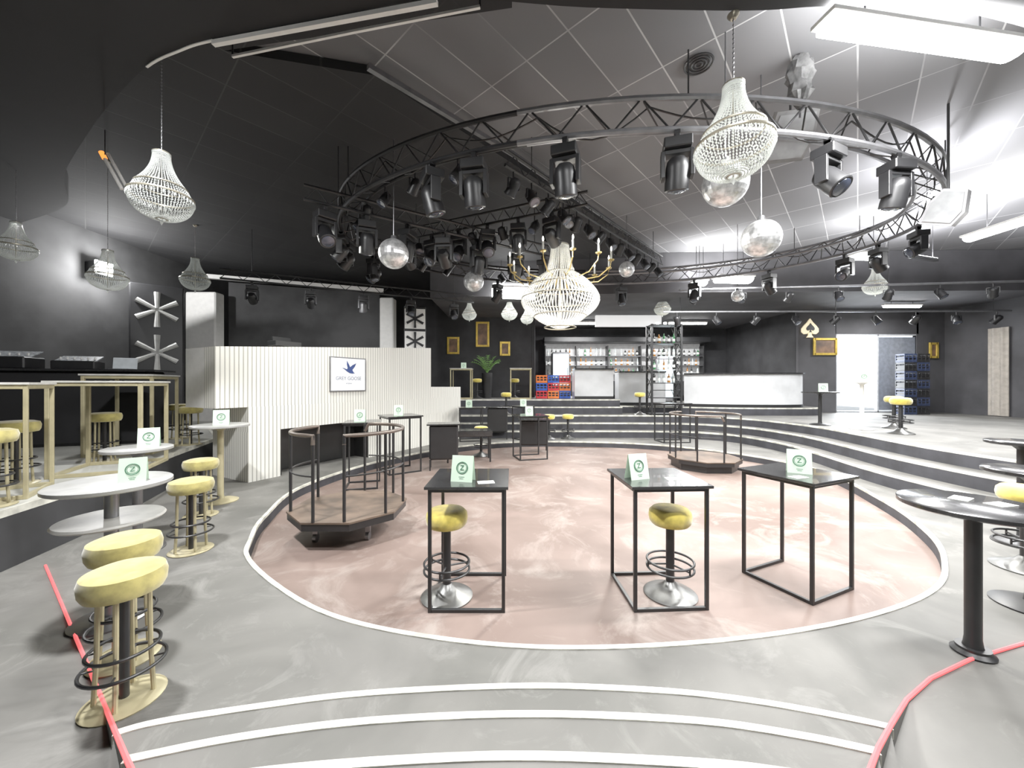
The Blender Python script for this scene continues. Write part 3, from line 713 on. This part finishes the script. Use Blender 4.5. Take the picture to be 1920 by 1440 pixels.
def frame(label, loc, w, h):
    f = thing('picture_frame', label, 'picture', loc, 0, 'gold picture frames')
    b = B()
    for c, d in (((-w/2, 0), (.08, h+.08)), ((w/2, 0), (.08, h+.08)), ((0, h/2), (w, .08)), ((0, -h/2), (w, .08))): b.box((c[0], -.03, c[1]), (d[0], .05, d[1]))
    mk('frame', b, GOLD, f); mk('canvas', B().box((0, -.012, 0), (w, .02, h)), mat('dark_picture', (.06, .04, .03), .5, var=.9, scale=3, col2=(.25, .14, .08)), f)
for px, py, w, h in ((850, 648, .42, .62), (905, 627, .47, .95), (947, 654, .34, .5)):
    p = D(px, py, 15.79); frame('gold-framed dark picture hung on black wall', p, w, h)
p = D(1546, 650, 14.19); frame('wide gold-framed picture beneath spade emblem', p, .80, .55)
p = (15.55, 14.19, 3.1); frame('small framed notice beside entrance', p, .25, .5)
p = D(1510, 616, 14.18); s_ = .36
sp = [(0, 1.0)]+[(.28, .62), (.62, .28), (.85, -.02), (.86, -.36), (.62, -.58), (.34, -.56), (.12, -.38), (.16, -.70), (.34, -.92)]
sp = sp+[(-x, z) for x, z in sp[::-1] if x > 0]
e = thing('spade_sign', 'cream spade-shaped wall emblem with dark inner spade', 'sign', (max(p[0], 10.98), p[1], p[2]))
mk('outer_spade', B().plate([(x*s_, z*s_) for x, z in sp], -.05, 0), mat('cream_glow', (.85, .75, .5), .4, emit=.5, ecol=(1, .85, .55)), e)
mk('inner_spade', B().plate([(x*s_*.5, z*s_*.5+.02) for x, z in sp], -.06, -.05), BLACKM, e)
e = thing('potted_palm', 'green palm in a tall dark planter against the wall', 'plant', (-.98, 15.2, 1.3))
mk('planter', B().lathe([(0, 0), (.16, 0), (.2, .4), (.22, 1.0), (.19, 1.0), (.18, .95), (0, .95)], 24), BLACKM, e, True)
LEAF = mat('palm_leaf', (.12, .26, .05), .5, var=.4)
for k in range(11):
    a = k*2.4; L = random.uniform(.7, 1.1); b = B(); ln = 10; sp_ = .28+.25*random.random()
    cl = [(cos(a)*L*sp_*1.6*(i/ln)**1.3, sin(a)*L*.3*(i/ln)**1.3, .95+L*(i/ln)-.35*(i/ln)**2.5) for i in range(ln+1)]
    for i in range(2, ln):
        q = cl[i]
        for s2 in (-1, 1):
            r_ = .2*(1-i/ln*.6); o_ = (q[0]+s2*r_*-sin(a)+.05*cos(a), q[1]+s2*r_*cos(a), q[2]+.06)
            b.add([q, (q[0], q[1], q[2]+.03), o_], [(0, 1, 2)])
    b.tube(cl, .008, 5); mk('frond', b, LEAF, e)
pts = [(15.93+.03*sin(i*1.3), 12.3+i*.045) for i in range(13)]
solo('curtain', band(pts, [(x-.02, y) for x, y in pts], .82, 3.7), mat('beige_fabric', (.42, .38, .33), .8), 'narrow beige fabric panel hanging beside the entrance', 'curtain')

# ================================================================ CHANDELIERS
BR = mat('dull_brass', (.35, .32, .25), .35, .7)
CRYSTG = mat('shaded_crystal_bead', (.50, .52, .50), .15, .35, var=.1, emit=.04, ecol=(.92, 1, .93))  # duller copy of the crystal bead, shade of the left side put into it
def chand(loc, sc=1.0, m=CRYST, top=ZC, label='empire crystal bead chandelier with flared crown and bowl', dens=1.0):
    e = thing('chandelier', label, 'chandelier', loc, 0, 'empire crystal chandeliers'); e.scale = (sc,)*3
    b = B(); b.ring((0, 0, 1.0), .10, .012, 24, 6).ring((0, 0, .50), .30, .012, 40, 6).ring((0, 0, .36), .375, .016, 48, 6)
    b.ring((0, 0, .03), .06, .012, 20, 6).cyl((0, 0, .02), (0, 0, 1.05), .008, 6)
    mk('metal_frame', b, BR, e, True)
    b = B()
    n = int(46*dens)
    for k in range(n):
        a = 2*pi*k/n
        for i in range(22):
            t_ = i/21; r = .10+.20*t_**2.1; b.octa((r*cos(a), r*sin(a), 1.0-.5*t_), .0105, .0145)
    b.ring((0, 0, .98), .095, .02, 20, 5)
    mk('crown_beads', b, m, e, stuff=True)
    b = B(); n = int(60*dens)
    for k in range(n):
        a = 2*pi*k/n
        for i in range(6):
            t_ = i/5; r = .30+.075*t_; b.octa((r*cos(a), r*sin(a), .5-.14*t_-.02*sin(pi*t_)), .0115, .015)
        for i in range(20):
            t_ = i/19; ph = t_*pi/2; r = .375*cos(ph)+.05*t_; b.octa((r*cos(a), r*sin(a), .36-.33*sin(ph)), .011, .015)
    mk('bowl_beads', b, m, e, stuff=True)
    b = B()
    for k in range(40):
        a = 2*pi*k/40; b.octa((.385*cos(a), .385*sin(a), .31), .012, .035)
    b.octa((0, 0, -.02), .03, .05)
    mk('pendant_drops', b, m, e, stuff=True)
    L = (top-loc[2])/sc
    b = B(); z = 1.05; i = 0
    b.cyl((0, 0, 1.03), (0, 0, L-.02), .004, 5)
    while z < L-.04 and i < 60:
        b.octa((0, 0, z), .012, .020); z += .05; i += 1
    mk('chain', b, STEEL, e)
    mk('ceiling_cap', B().lathe([(0, L-.05), (.03, L-.05), (.06, L-.01), (.06, L), (0, L)], 16), BR, e, True)
    return e
for px, pyb, w, tp in [(1375, 335, 155, 5.8), (303, 414, 132, 5.68), (30, 489, 90, 5.68), (202, 545, 84, 5.68), (366, 545, 60, 5.68), (1641, 553, 52, 5.8), (1242, 592, 32, 4.6), (880, 601, 27, 4.6), (955, 601, 30, 4.6), (988, 608, 24, 4.6)]:
    d = .77*720/w
    sc = 1/sqrt(1+((px-960)/720)**2)
    if d > 13: sc *= 12.9/d; d = 12.9
    x, y, z = D(px, pyb, d)
    if y < 4.0 and z+sc < 5.3: tp = 5.3
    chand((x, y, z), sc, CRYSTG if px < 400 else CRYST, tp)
X, Y, Z = D(1050, 614, 7.4)
e = thing('grand_chandelier', 'large tiered crystal chandelier with clear beads and gold candle arms', 'chandelier', (X, Y, Z))
b = B(); prof = [(.16, 1.58), (.27, 1.05), (.60, .78), (.74, .55), (.50, .22), (.3, .0)]
for r, z in prof: b.ring((0, 0, z), r, .012, 48, 6)
b.cyl((0, 0, 0), (0, 0, 1.65), .02, 8); b.cyl((0, 0, 1.6), (0, 0, 5.68-Z), .010, 6)
mk('metal_frame', b, BR, e, True)
def tier(r0, z0, r1, z1, n, m_, bulge, nm):
    b = B()
    for k in range(n):
        a = 2*pi*k/n
        for i in range(m_):
            t_ = i/(m_-1); r = r0+(r1-r0)*t_+bulge*sin(pi*t_); b.octa((r*cos(a), r*sin(a), z0+(z1-z0)*t_), .015, .019)
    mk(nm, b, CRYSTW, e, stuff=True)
tier(.16, 1.58, .27, 1.05, 34, 20, -.02, 'crown_beads'); tier(.27, 1.05, .60, .78, 52, 14, .03, 'shoulder_beads')
tier(.60, .78, .74, .55, 72, 9, .02, 'rim_beads'); tier(.74, .50, .50, .22, 66, 14, .05, 'bowl_beads'); tier(.50, .22, .10, .0, 50, 14, .05, 'bottom_beads')
for k in range(12):
    a = 2*pi*k/12+.1; c, s_ = cos(a), sin(a)
    b = B().tube([(.28*c, .28*s_, 1.0), (.5*c, .5*s_, .88), (.75*c, .75*s_, .90), (.95*c, .95*s_, 1.05), (.97*c, .97*s_, 1.15)], .012, 6)
    b.lathe([(0, 1.15), (.05, 1.16), (.055, 1.18), (0, 1.18)], 12, (.97*c, .97*s_, 0))
    ar = mk('candle_arm', b, mat('aged_gold', (.45, .33, .12), .35, .7), e, True)
    mk('candle', B().lathe([(0, 1.18), (.018, 1.18), (.018, 1.33), (0, 1.33)], 10, (.97*c, .97*s_, 0)), PAPER, ar, True)
    mk('bulb', B().lathe([(0, 1.33), (.014, 1.35), (.016, 1.38), (.004, 1.42), (0, 1.42)], 10, (.97*c, .97*s_, 0)), LAMPW, ar, True)
point(e, (0, 0, .4), 60, .2, (1, .96, .88))
def ball(px, py, d, r, top):
    x, y, z = D(px, py, d)
    e = thing('mirror_ball', 'mirrored disco ball with square facets hanging from a rod', 'disco ball', (x, y, z), 0, 'mirror balls')
    mk('ball', B().lathe([(r*sin(pi*i/16), -r*cos(pi*i/16)) for i in range(17)], 30), MIRROR, e)
    mk('hanger', B().cyl((0, 0, r), (0, 0, top-z), .008, 6).lathe([(0, r-.02), (.05, r-.01), (.04, r+.05), (0, r+.06)], 12), STEEL, e)
for a_ in ((738, 476, 6.0, .23, 5.68), (1427, 447, 4.9, .23, 5.8), (1360, 345, 4.3, .24, 5.8), (888, 528, 9.2, .24, 5.68), (1175, 505, 9, .18, 5.8), (1383, 555, 9.5, .14, 5.8)): ball(*a_)

# ================================================================ TRUSS + STAGE LIGHTS
TX, TY, TA, TB = 2.15, 7.8, 5.45, 3.4
ZT, ZB = 5.15, 4.78
def ell(a, k=0): return (TX+(TA+k)*cos(a), TY+(TB+k)*sin(a))
e = thing('ring_truss', 'large circular dark metal lighting truss hanging over the dance floor', 'truss', (0, 0, 0))
N = 96
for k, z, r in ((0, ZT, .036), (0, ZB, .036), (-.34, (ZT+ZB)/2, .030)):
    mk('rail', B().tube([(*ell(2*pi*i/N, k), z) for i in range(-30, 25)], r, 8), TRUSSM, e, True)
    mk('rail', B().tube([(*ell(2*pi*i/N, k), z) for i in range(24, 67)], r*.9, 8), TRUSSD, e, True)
b = B(); M_ = 52
for i in range(M_):
    a0 = 2*pi*i/M_; a1 = 2*pi*(i+.5)/M_; a2 = 2*pi*(i+1)/M_
    b.cyl((*ell(a0), ZT), (*ell(a1), ZB), .012, 6); b.cyl((*ell(a1), ZB), (*ell(a2), ZT), .012, 6)
    b.cyl((*ell(a0), ZT), (*ell(a1, -.34), (ZT+ZB)/2), .010, 5); b.cyl((*ell(a1, -.34), (ZT+ZB)/2), (*ell(a2), ZB), .010, 5)
mk('brace', b, BLACKM, e, stuff=True)
for k in range(6):
    a = k*pi/3+.5; x, y = ell(a); mk('suspension_cable', B().cyl((x, y, ZT), (x, y, 5.69), .010, 6), BLACKM, e)
def straight(p0, p1, z, label):
    e = thing('lighting_bar', label, 'truss', (0, 0, 0)); n = 14
    for dz in (0, .22): mk('rail', B().cyl((*p0, z+dz), (*p1, z+dz), .025, 8), BLACKM, e, True)
    b = B()
    for i in range(n):
        f = lambda t_: (p0[0]+(p1[0]-p0[0])*t_, p0[1]+(p1[1]-p0[1])*t_)
        b.cyl((*f(i/n), z), (*f((i+.5)/n), z+.22), .009, 5); b.cyl((*f((i+.5)/n), z+.22), (*f((i+1)/n), z), .009, 5)
    mk('brace', b, BLACKM, e, stuff=True)
    for t_ in (.1, .9):
        q = (p0[0]+(p1[0]-p0[0])*t_, p0[1]+(p1[1]-p0[1])*t_); mk('suspension_cable', B().cyl((*q, z+.22), (*q, 5.69), .008, 5), BLACKM, e)
straight((-.1, 5.5), (3.95, 10.1), 5.0, 'diagonal black lighting bar crossing beneath the ceiling')
straight((-3.2, 5.9), (.9, 8.6), 4.7, 'diagonal black lighting bar carrying moving heads')
straight((-7.0, 9.2), (-1.2, 12.0), 4.4, 'black lighting bar above the booth')
straight((-2.4, 8.3), (1.3, 6.6), 4.95, 'black lighting bar crowded with small fixtures')

def mhead(loc, rz, sc=1.0, tilt=.3):
    e = thing('moving_head', 'black moving-head stage light clamped under truss', 'stage light', loc, rz, 'moving head lights'); e.scale = (sc,)*3
    mk('clamp', B().box((0, 0, -.03), (.06, .08, .10)).cyl((-.03, 0, .01), (.03, 0, .01), .045, 12), BLACKM, e)
    mk('base', B().box((0, 0, -.14), (.30, .25, .12)), BLACKM, e)
    b = B().box((0, 0, -.225), (.33, .12, .05))
    for s_ in (-1, 1): b.box((s_*.155, 0, -.36), (.045, .13, .30))
    mk('yoke', b, BLACKM, e)
    mk('head', B().lathe([(0, .16), (.07, .16), (.11, .12), (.125, .05), (.125, -.06), (.132, -.10), (.132, -.19), (.12, -.20), (0, -.19)], 24, (0, 0, -.44), tilt), BLACKM, e, True)
    mk('lens', B().lathe([(0, -.188), (.105, -.190), (.10, -.205), (.05, -.222), (0, -.226)], 20, (0, 0, -.44), tilt), LENS, e, True)
    return e
mh0 = mhead((0, 0, 0), 0)
mh1 = mhead((0, 0, 0), 0, tilt=-.7)
mh2 = mhead((0, 0, 0), 0, tilt=1.1)
def root(px, far):
    s_ = (px-960)/720.0; r = []
    for i in range(400):
        a = 2*pi*i/400; x, y = ell(a); v = x-s_*y
        a2 = 2*pi*(i+1)/400; x2, y2 = ell(a2); v2 = x2-s_*y2
        if v*v2 <= 0: r.append((y, a))
    r.sort(); return r[-1 if far else 0][1] if r else None
used = [False]*3
def put(loc, rz, sc):
    k = random.randrange(3); src = (mh0, mh1, mh2)[k]
    if not used[k]: src.location = loc; src.rotation_euler = (0, 0, rz); src.scale = (sc,)*3; used[k] = True
    else: clone(src, loc, rz, sc)
for px in (895, 1065, 1282, 1560, 1685, 815):
    a = root(px, False); x, y = ell(a); put((x, y, ZB-.055), a+pi/2+random.uniform(-.5, .5), 1.0)
for px in (520, 560, 590, 650, 700, 930, 1010, 1090, 1160, 1300, 1440, 1580):
    a = root(px, True)
    if a is None: continue
    x, y = ell(a); put((x, y, ZB-.055), a+pi/2+random.uniform(-.6, .6), .9)
for a in (pi*.92, pi*1.05, .05, -.22): x, y = ell(a); put((x, y, ZB-.055), a+pi/2, .85)
for t_ in (.06, .19, .33, .47, .62, .8, .95): put((-3.2+4.1*t_, 5.9+2.7*t_, 4.64), .6+random.uniform(-.7, .7), .95)
for t_ in (.05, .2, .36, .52, .68, .84): put((-2.4+3.7*t_, 8.3-1.7*t_, 4.89), -.4+random.uniform(-.7, .7), .9)
for t_ in (.1, .3, .5, .7, .9): put((-7.0+5.8*t_, 9.2+2.8*t_, 4.345), .4, .8)
def par(loc, rz, tilt):
    e = thing('spot_light', 'small black spotlight can with yoke bracket on lighting bar', 'spotlight', loc, rz, 'small spot lights')
    mk('bracket', B().cyl((0, 0, .02), (0, 0, -.08), .012, 8).box((0, 0, -.09), (.20, .03, .012)).box((-.10, 0, -.16), (.01, .03, .14)).box((.10, 0, -.16), (.01, .03, .14)), BLACKM, e)
    mk('can', B().lathe([(0, .13), (.05, .12), (.08, .08), (.085, -.10), (.095, -.12), (.09, -.13), (0, -.12)], 18, (0, 0, -.2), tilt), BLACKM, e, True)
    mk('lens', B().lathe([(0, -.118), (.075, -.132), (0, -.142)], 16, (0, 0, -.2), tilt), LENS, e, True)
    return e
p0 = par((0, 5.6, 4.97), .7, .8); p1 = par((.42, 6.1, 4.97), .7, -.6); p0.location = (-.1+4.05*.03, 5.5+4.6*.03, 4.955); p1.location = (-.1+4.05*.1, 5.5+4.6*.1, 4.955)
for k in range(2, 14):
    t_ = .03+k*.071; clone((p0, p1)[k % 2], (-.1+4.05*t_, 5.5+4.6*t_, 4.955), .7+random.uniform(-.4, .4))
for t_ in (.12, .28, .44, .60, .76, .92): clone((p0, p1)[int(t_*10) % 2], (-2.4+3.7*t_, 8.3-1.7*t_, 4.905), random.uniform(-1, 1), .9)
for k in range(14):
    a = 1.9+k*.17; x, y = ell(a, -.34); clone((p0, p1)[k % 2], (x, y, (ZT+ZB)/2-.04), random.uniform(-1.5, 1.5), .9)
for (xa, ya, xb, yb, z) in ((4.8, 11.0, 15.6, 9.8, 4.55), (4.8, 12.2, 15.6, 12.0, 4.15)):
    e = thing('lighting_rail', 'thin dark steel rail carrying small spotlights', 'rail', (0, 0, 0))
    mk('rail', B().cyl((xa, ya, z), (xb, yb, z), .03, 8), TRUSSM, e)
    for t_ in (.05, .5, .95): mk('suspension_cable', B().cyl((xa+(xb-xa)*t_, ya+(yb-ya)*t_, z), (xa+(xb-xa)*t_, ya+(yb-ya)*t_, 4.61 if ya > 12 else 5.81), .008, 5), BLACKM, e)
    for k in range(9):
        t_ = .04+k*.115; clone((p0, p1)[k % 2], (xa+(xb-xa)*t_, ya+(yb-ya)*t_, z-.045), random.uniform(-1, 1), 1.1)
b = B()
for k in range(22):
    a0 = -pi/2+k*.25-2.6; pts = []
    for i in range(9):
        t_ = i/8; a = a0+.25*t_; x, y = ell(a, -.12); pts.append((x, y, ZT-.02-.25*sin(pi*t_)*(1+.4*sin(k*3))))
    b.tube(pts, .011, 5)
solo('cable_run', b, BLACKM, 'loose black power cables looping along the circular truss', 'cable')
# tilted white strip fixture with orange end, hung high at the side
x, y, z = D(205, 318, 5.2)
e = thing('strip_fixture', 'small tilted white strip fixture with glowing orange end', 'light fixture', (x, y, z))
mk('strip_body', B().cyl((-.10, 0, .22), (.12, .05, -.24), .022, 8), WHITE, e, True); mk('strip_body', B().cyl((-.02, 0, .22), (.20, .05, -.24), .018, 8), WHITE, e, True)
mk('orange_cap', B().cyl((-.11, 0, .24), (-.07, .01, .15), .03, 8), mat('orange_glow', (.9, .25, .05), .5, emit=1.2, ecol=(1, .3, .05)), e, True)
mk('hanger', B().cyl((-.06, 0, .2), (-.06, 0, 5.3-z), .006, 5), BLACKM, e)
def spk(label, loc, rz, rx, w, h, d, m, roll=0, taper=.3):
    s_ = thing('ceiling_speaker', label, 'speaker', loc, rz, 'hanging speakers')
    pl = [(-w/2, -h*.5), (w*.35, -h*.5), (w/2, -h*.1), (w*taper, h/2), (-w*taper, h/2), (-w/2, h*.1)]
    q = B().plate(pl, -d/2, d/2); o = mk('cabinet', q, m, s_); o.rotation_euler = (rx, roll, 0)
    q = B().plate([(x*.85, z*.85) for x, z in pl], -d/2-.02, -d/2); o = mk('grille', q, mat('speaker_grille', (.36, .37, .38), .6), s_); o.rotation_euler = (rx, roll, 0)
    mk('bracket', B().cyl((0, 0, 0), (0, 0, ZC-loc[2]), .015, 6), BLACKM, s_)
spk('white angular speaker hanging beside the circular truss', D(1778, 390, 5.4), -.9, .2, .40, .46, .3, mat('pale_grey_cabinet', (.45, .45, .47), .5), .4)
spk('grey flat speaker panel tilted under the ceiling', D(1482, 256, 5.2), -.2, .6, .55, .60, .12, mat('grey_panel', (.26, .26, .26), .5), 0, .45)
x, y, _ = D(1500, 90, 4.6)
e = thing('chain_hoist', 'crumpled plastic-wrapped chain hoist hanging from the ceiling', 'hoist', (x, y, ZT))
b = B(); prof = [(.02, .0), (.06, .08), (.12, .18), (.10, .30), (.14, .42), (.11, .55), (.07, .62), (.03, .65)]
n = 18; vs = []
for r, z in prof:
    for j in range(n): rr = r*(1+.25*sin(j*2.3+z*17)); vs.append((rr*cos(2*pi*j/n), rr*sin(2*pi*j/n), z))
fs = [(i*n+j, i*n+(j+1) % n, (i+1)*n+(j+1) % n, (i+1)*n+j) for i in range(len(prof)-1) for j in range(n)]
b.add(vs, fs); mk('wrap', b, mat('plastic_wrap', (.16, .16, .16), .25, var=.5), e, True)
mk('hoist_chain', B().cyl((0, 0, -.1), (0, 0, .05), .012, 6), STEEL, e)
x, y = W(1310, 120, 5.78)
b = B()
for r in (.04, .08, .12, .16): b.ring((x, y, 5.775), r, .012, 28, 6)
solo('air_diffuser', b, BLACKM, 'round black ceiling air diffuser set in grey tiles', 'vent')

# ================================================================ LAMPS
def tube_lamp(label, loc, rz, L, wd, power, glow=LAMP, up=0, top=None):
    f = thing('fluorescent_lamp', label, 'light fixture', loc, rz, 'ceiling fluorescent lamps')
    mk('housing', B().box((0, 0, .05), (L+.04, wd+.02, .04)), WHITE, f)
    b = B()
    b.tube([(-L/2, 0, -.01), (-L/2+.03, 0, -.01), (L/2-.03, 0, -.01), (L/2, 0, -.01)], 1, 16, radii=[wd*.35, wd*.5, wd*.5, wd*.35])
    b.v = [(x_, y_, -.01+(z_+.01)*.55) for x_, y_, z_ in b.v]
    mk('diffuser', b, glow, f, True)
    if top: mk('hanger', B().cyl((-L*.3, 0, .07), (-L*.3, 0, top-loc[2]), .008, 5), BLACKM, f); mk('hanger', B().cyl((L*.3, 0, .07), (L*.3, 0, top-loc[2]), .008, 5), BLACKM, f)
    area(f, (0, 0, -.16), (0, 0, 0), L, max(wd, .15), power)
    if up: area(f, (0, 0, .12), (pi, 0, 0), L, .5, up)
    return f
x0, y0 = W(1545, 45, 5.15); x1, y1 = W(1905, 98, 5.15)
tube_lamp('large glowing fluorescent fixture under grey ceiling tiles', ((x0+x1)/2, (y0+y1)/2, 5.15), atan2(y1-y0, x1-x0), math.hypot(x1-x0, y1-y0), .22, 430, up=130, top=5.8)
x0, y0 = W(1850, 418, 5.2); x1, y1 = W(1990, 370, 5.2)
tube_lamp('bright fluorescent tube fixture near the side wall', ((x0+x1)/2, (y0+y1)/2, 5.0), atan2(y1-y0, x1-x0), 1.8, .26, 260, up=220, top=5.8)
for px, py, d, L, wd in ((1375, 523, 10.8, 1.0, .4), (1312, 530, 11.0, .35, .3), (1625, 480, 9.0, .6, .3), (965, 546, 11.9, 1.4, .8)):
    x, y, z = D(px, py, d); tube_lamp('short glowing fluorescent fixture below the dark soffit', (x, y, z), .1, L, wd, 200 if px < 1000 else 150, top=5.8 if x > 1 else 5.69, up=60)
for x, y, rz in ((10.0, 9.3, .3), (7.2, 6.6, .9), (13.2, 8.3, 0)):  # uplights added to brighten the ceiling on the right
    f = thing('added_uplight', 'slim added uplight bar washing the grey ceiling tiles', 'light fixture', (x, y, 4.9), rz, 'added ceiling uplights')
    mk('housing', B().box((0, 0, 0), (.9, .1, .07)), BLACKM, f); mk('glow_face', B().box((0, 0, .04), (.86, .07, .015)), LAMP, f)
    mk('hanger', B().cyl((-.3, 0, .03), (-.3, 0, .9), .006, 5), BLACKM, f); mk('hanger', B().cyl((.3, 0, .03), (.3, 0, .9), .006, 5), BLACKM, f)
    area(f, (0, 0, .08), (pi, 0, 0), .86, .1, 150, (.96, .96, 1))
for x, y, L, p in ((-3.0, 2.62, .35, 330), (1.2, 1.2, 1.5, 200), (5.2, .8, 1.5, 190)):  # unseen fixtures; leftmost inferred from the table shadow, the others added as fill
    tube_lamp('unseen fluorescent ceiling fixture above the entry area', (x, y, 5.1), 0, L, .2, p, top=5.3)
def spot(loc, power, ang, col=(1, 1, 1), rot=(0, 0, 0)):  # loose fill spots added near the truss, no lit fixture behind them
    l = bpy.data.lights.new('fill_beam', 'SPOT'); l.energy = power; l.spot_size = radians(ang); l.spot_blend = .8; l.shadow_soft_size = .25; l.color = col
    o = bpy.data.objects.new('fill_beam', l); COL.objects.link(o); o.location = loc; o.rotation_euler = rot
for x, y, p in ((1.8, 6.3, 900), (3.2, 9.0, 900), (5.6, 6.2, 600)): spot((x, y, 4.2), p, 150, (1, .99, .94))
spot((10.0, 8.6, 4.3), 650, 150)
spot((.6, 6.4, 4.3), 900, 75, (1, .99, .95), (0, radians(58), pi-.25))
spot((-4.4, 9.8, 4.0), 260, 130, rot=(radians(50), 0, .3))
spot((-3.4, 6.6, 4.3), 400, 140, (1, 1, .93), (0, radians(-15), 0))
f = thing('flood_lamp', 'glowing wall flood lamp casting light on charcoal wall', 'light fixture', (-10.2, 9.6, 4.75))
mk('housing', B().box((-.16, 0, 0), (.3, .34, .28)), BLACKM, f); mk('glow_face', B().box((.0, 0, 0), (.05, .40, .32)), LAMP, f); point(f, (.25, -.1, 0), 230)
for x in (3.2, 7.5): tube_lamp('added fluorescent strip above the bar', (x, 16.4, 4.45), 0, 1.6, .15, 260, top=4.6)  # fill strips added over the bar and the entrance hall
tube_lamp('added fluorescent strip above entrance hall', (13, 12.8, 4.45), 0, 1.2, .15, 100, top=4.6)

w = bpy.data.worlds.new('World'); scene.world = w; w.use_nodes = True
bg = w.node_tree.nodes['Background']; bg.inputs['Color'].default_value = (.85, .92, 1, 1); bg.inputs['Strength'].default_value = 4.0
area(None, (12.8, 14.9, 2.4), (-pi/2, 0, 0), 1.4, 2.6, 300, (.9, .95, 1), 'daylight')
cam = bpy.data.cameras.new('Camera'); cam.lens = 13.5; cam.sensor_width = 36; cam.clip_start = .05
co = bpy.data.objects.new('Camera', cam); COL.objects.link(co); co.location = (0, 0, CAMH); co.rotation_euler = (pi/2, 0, 0)
scene.camera = co
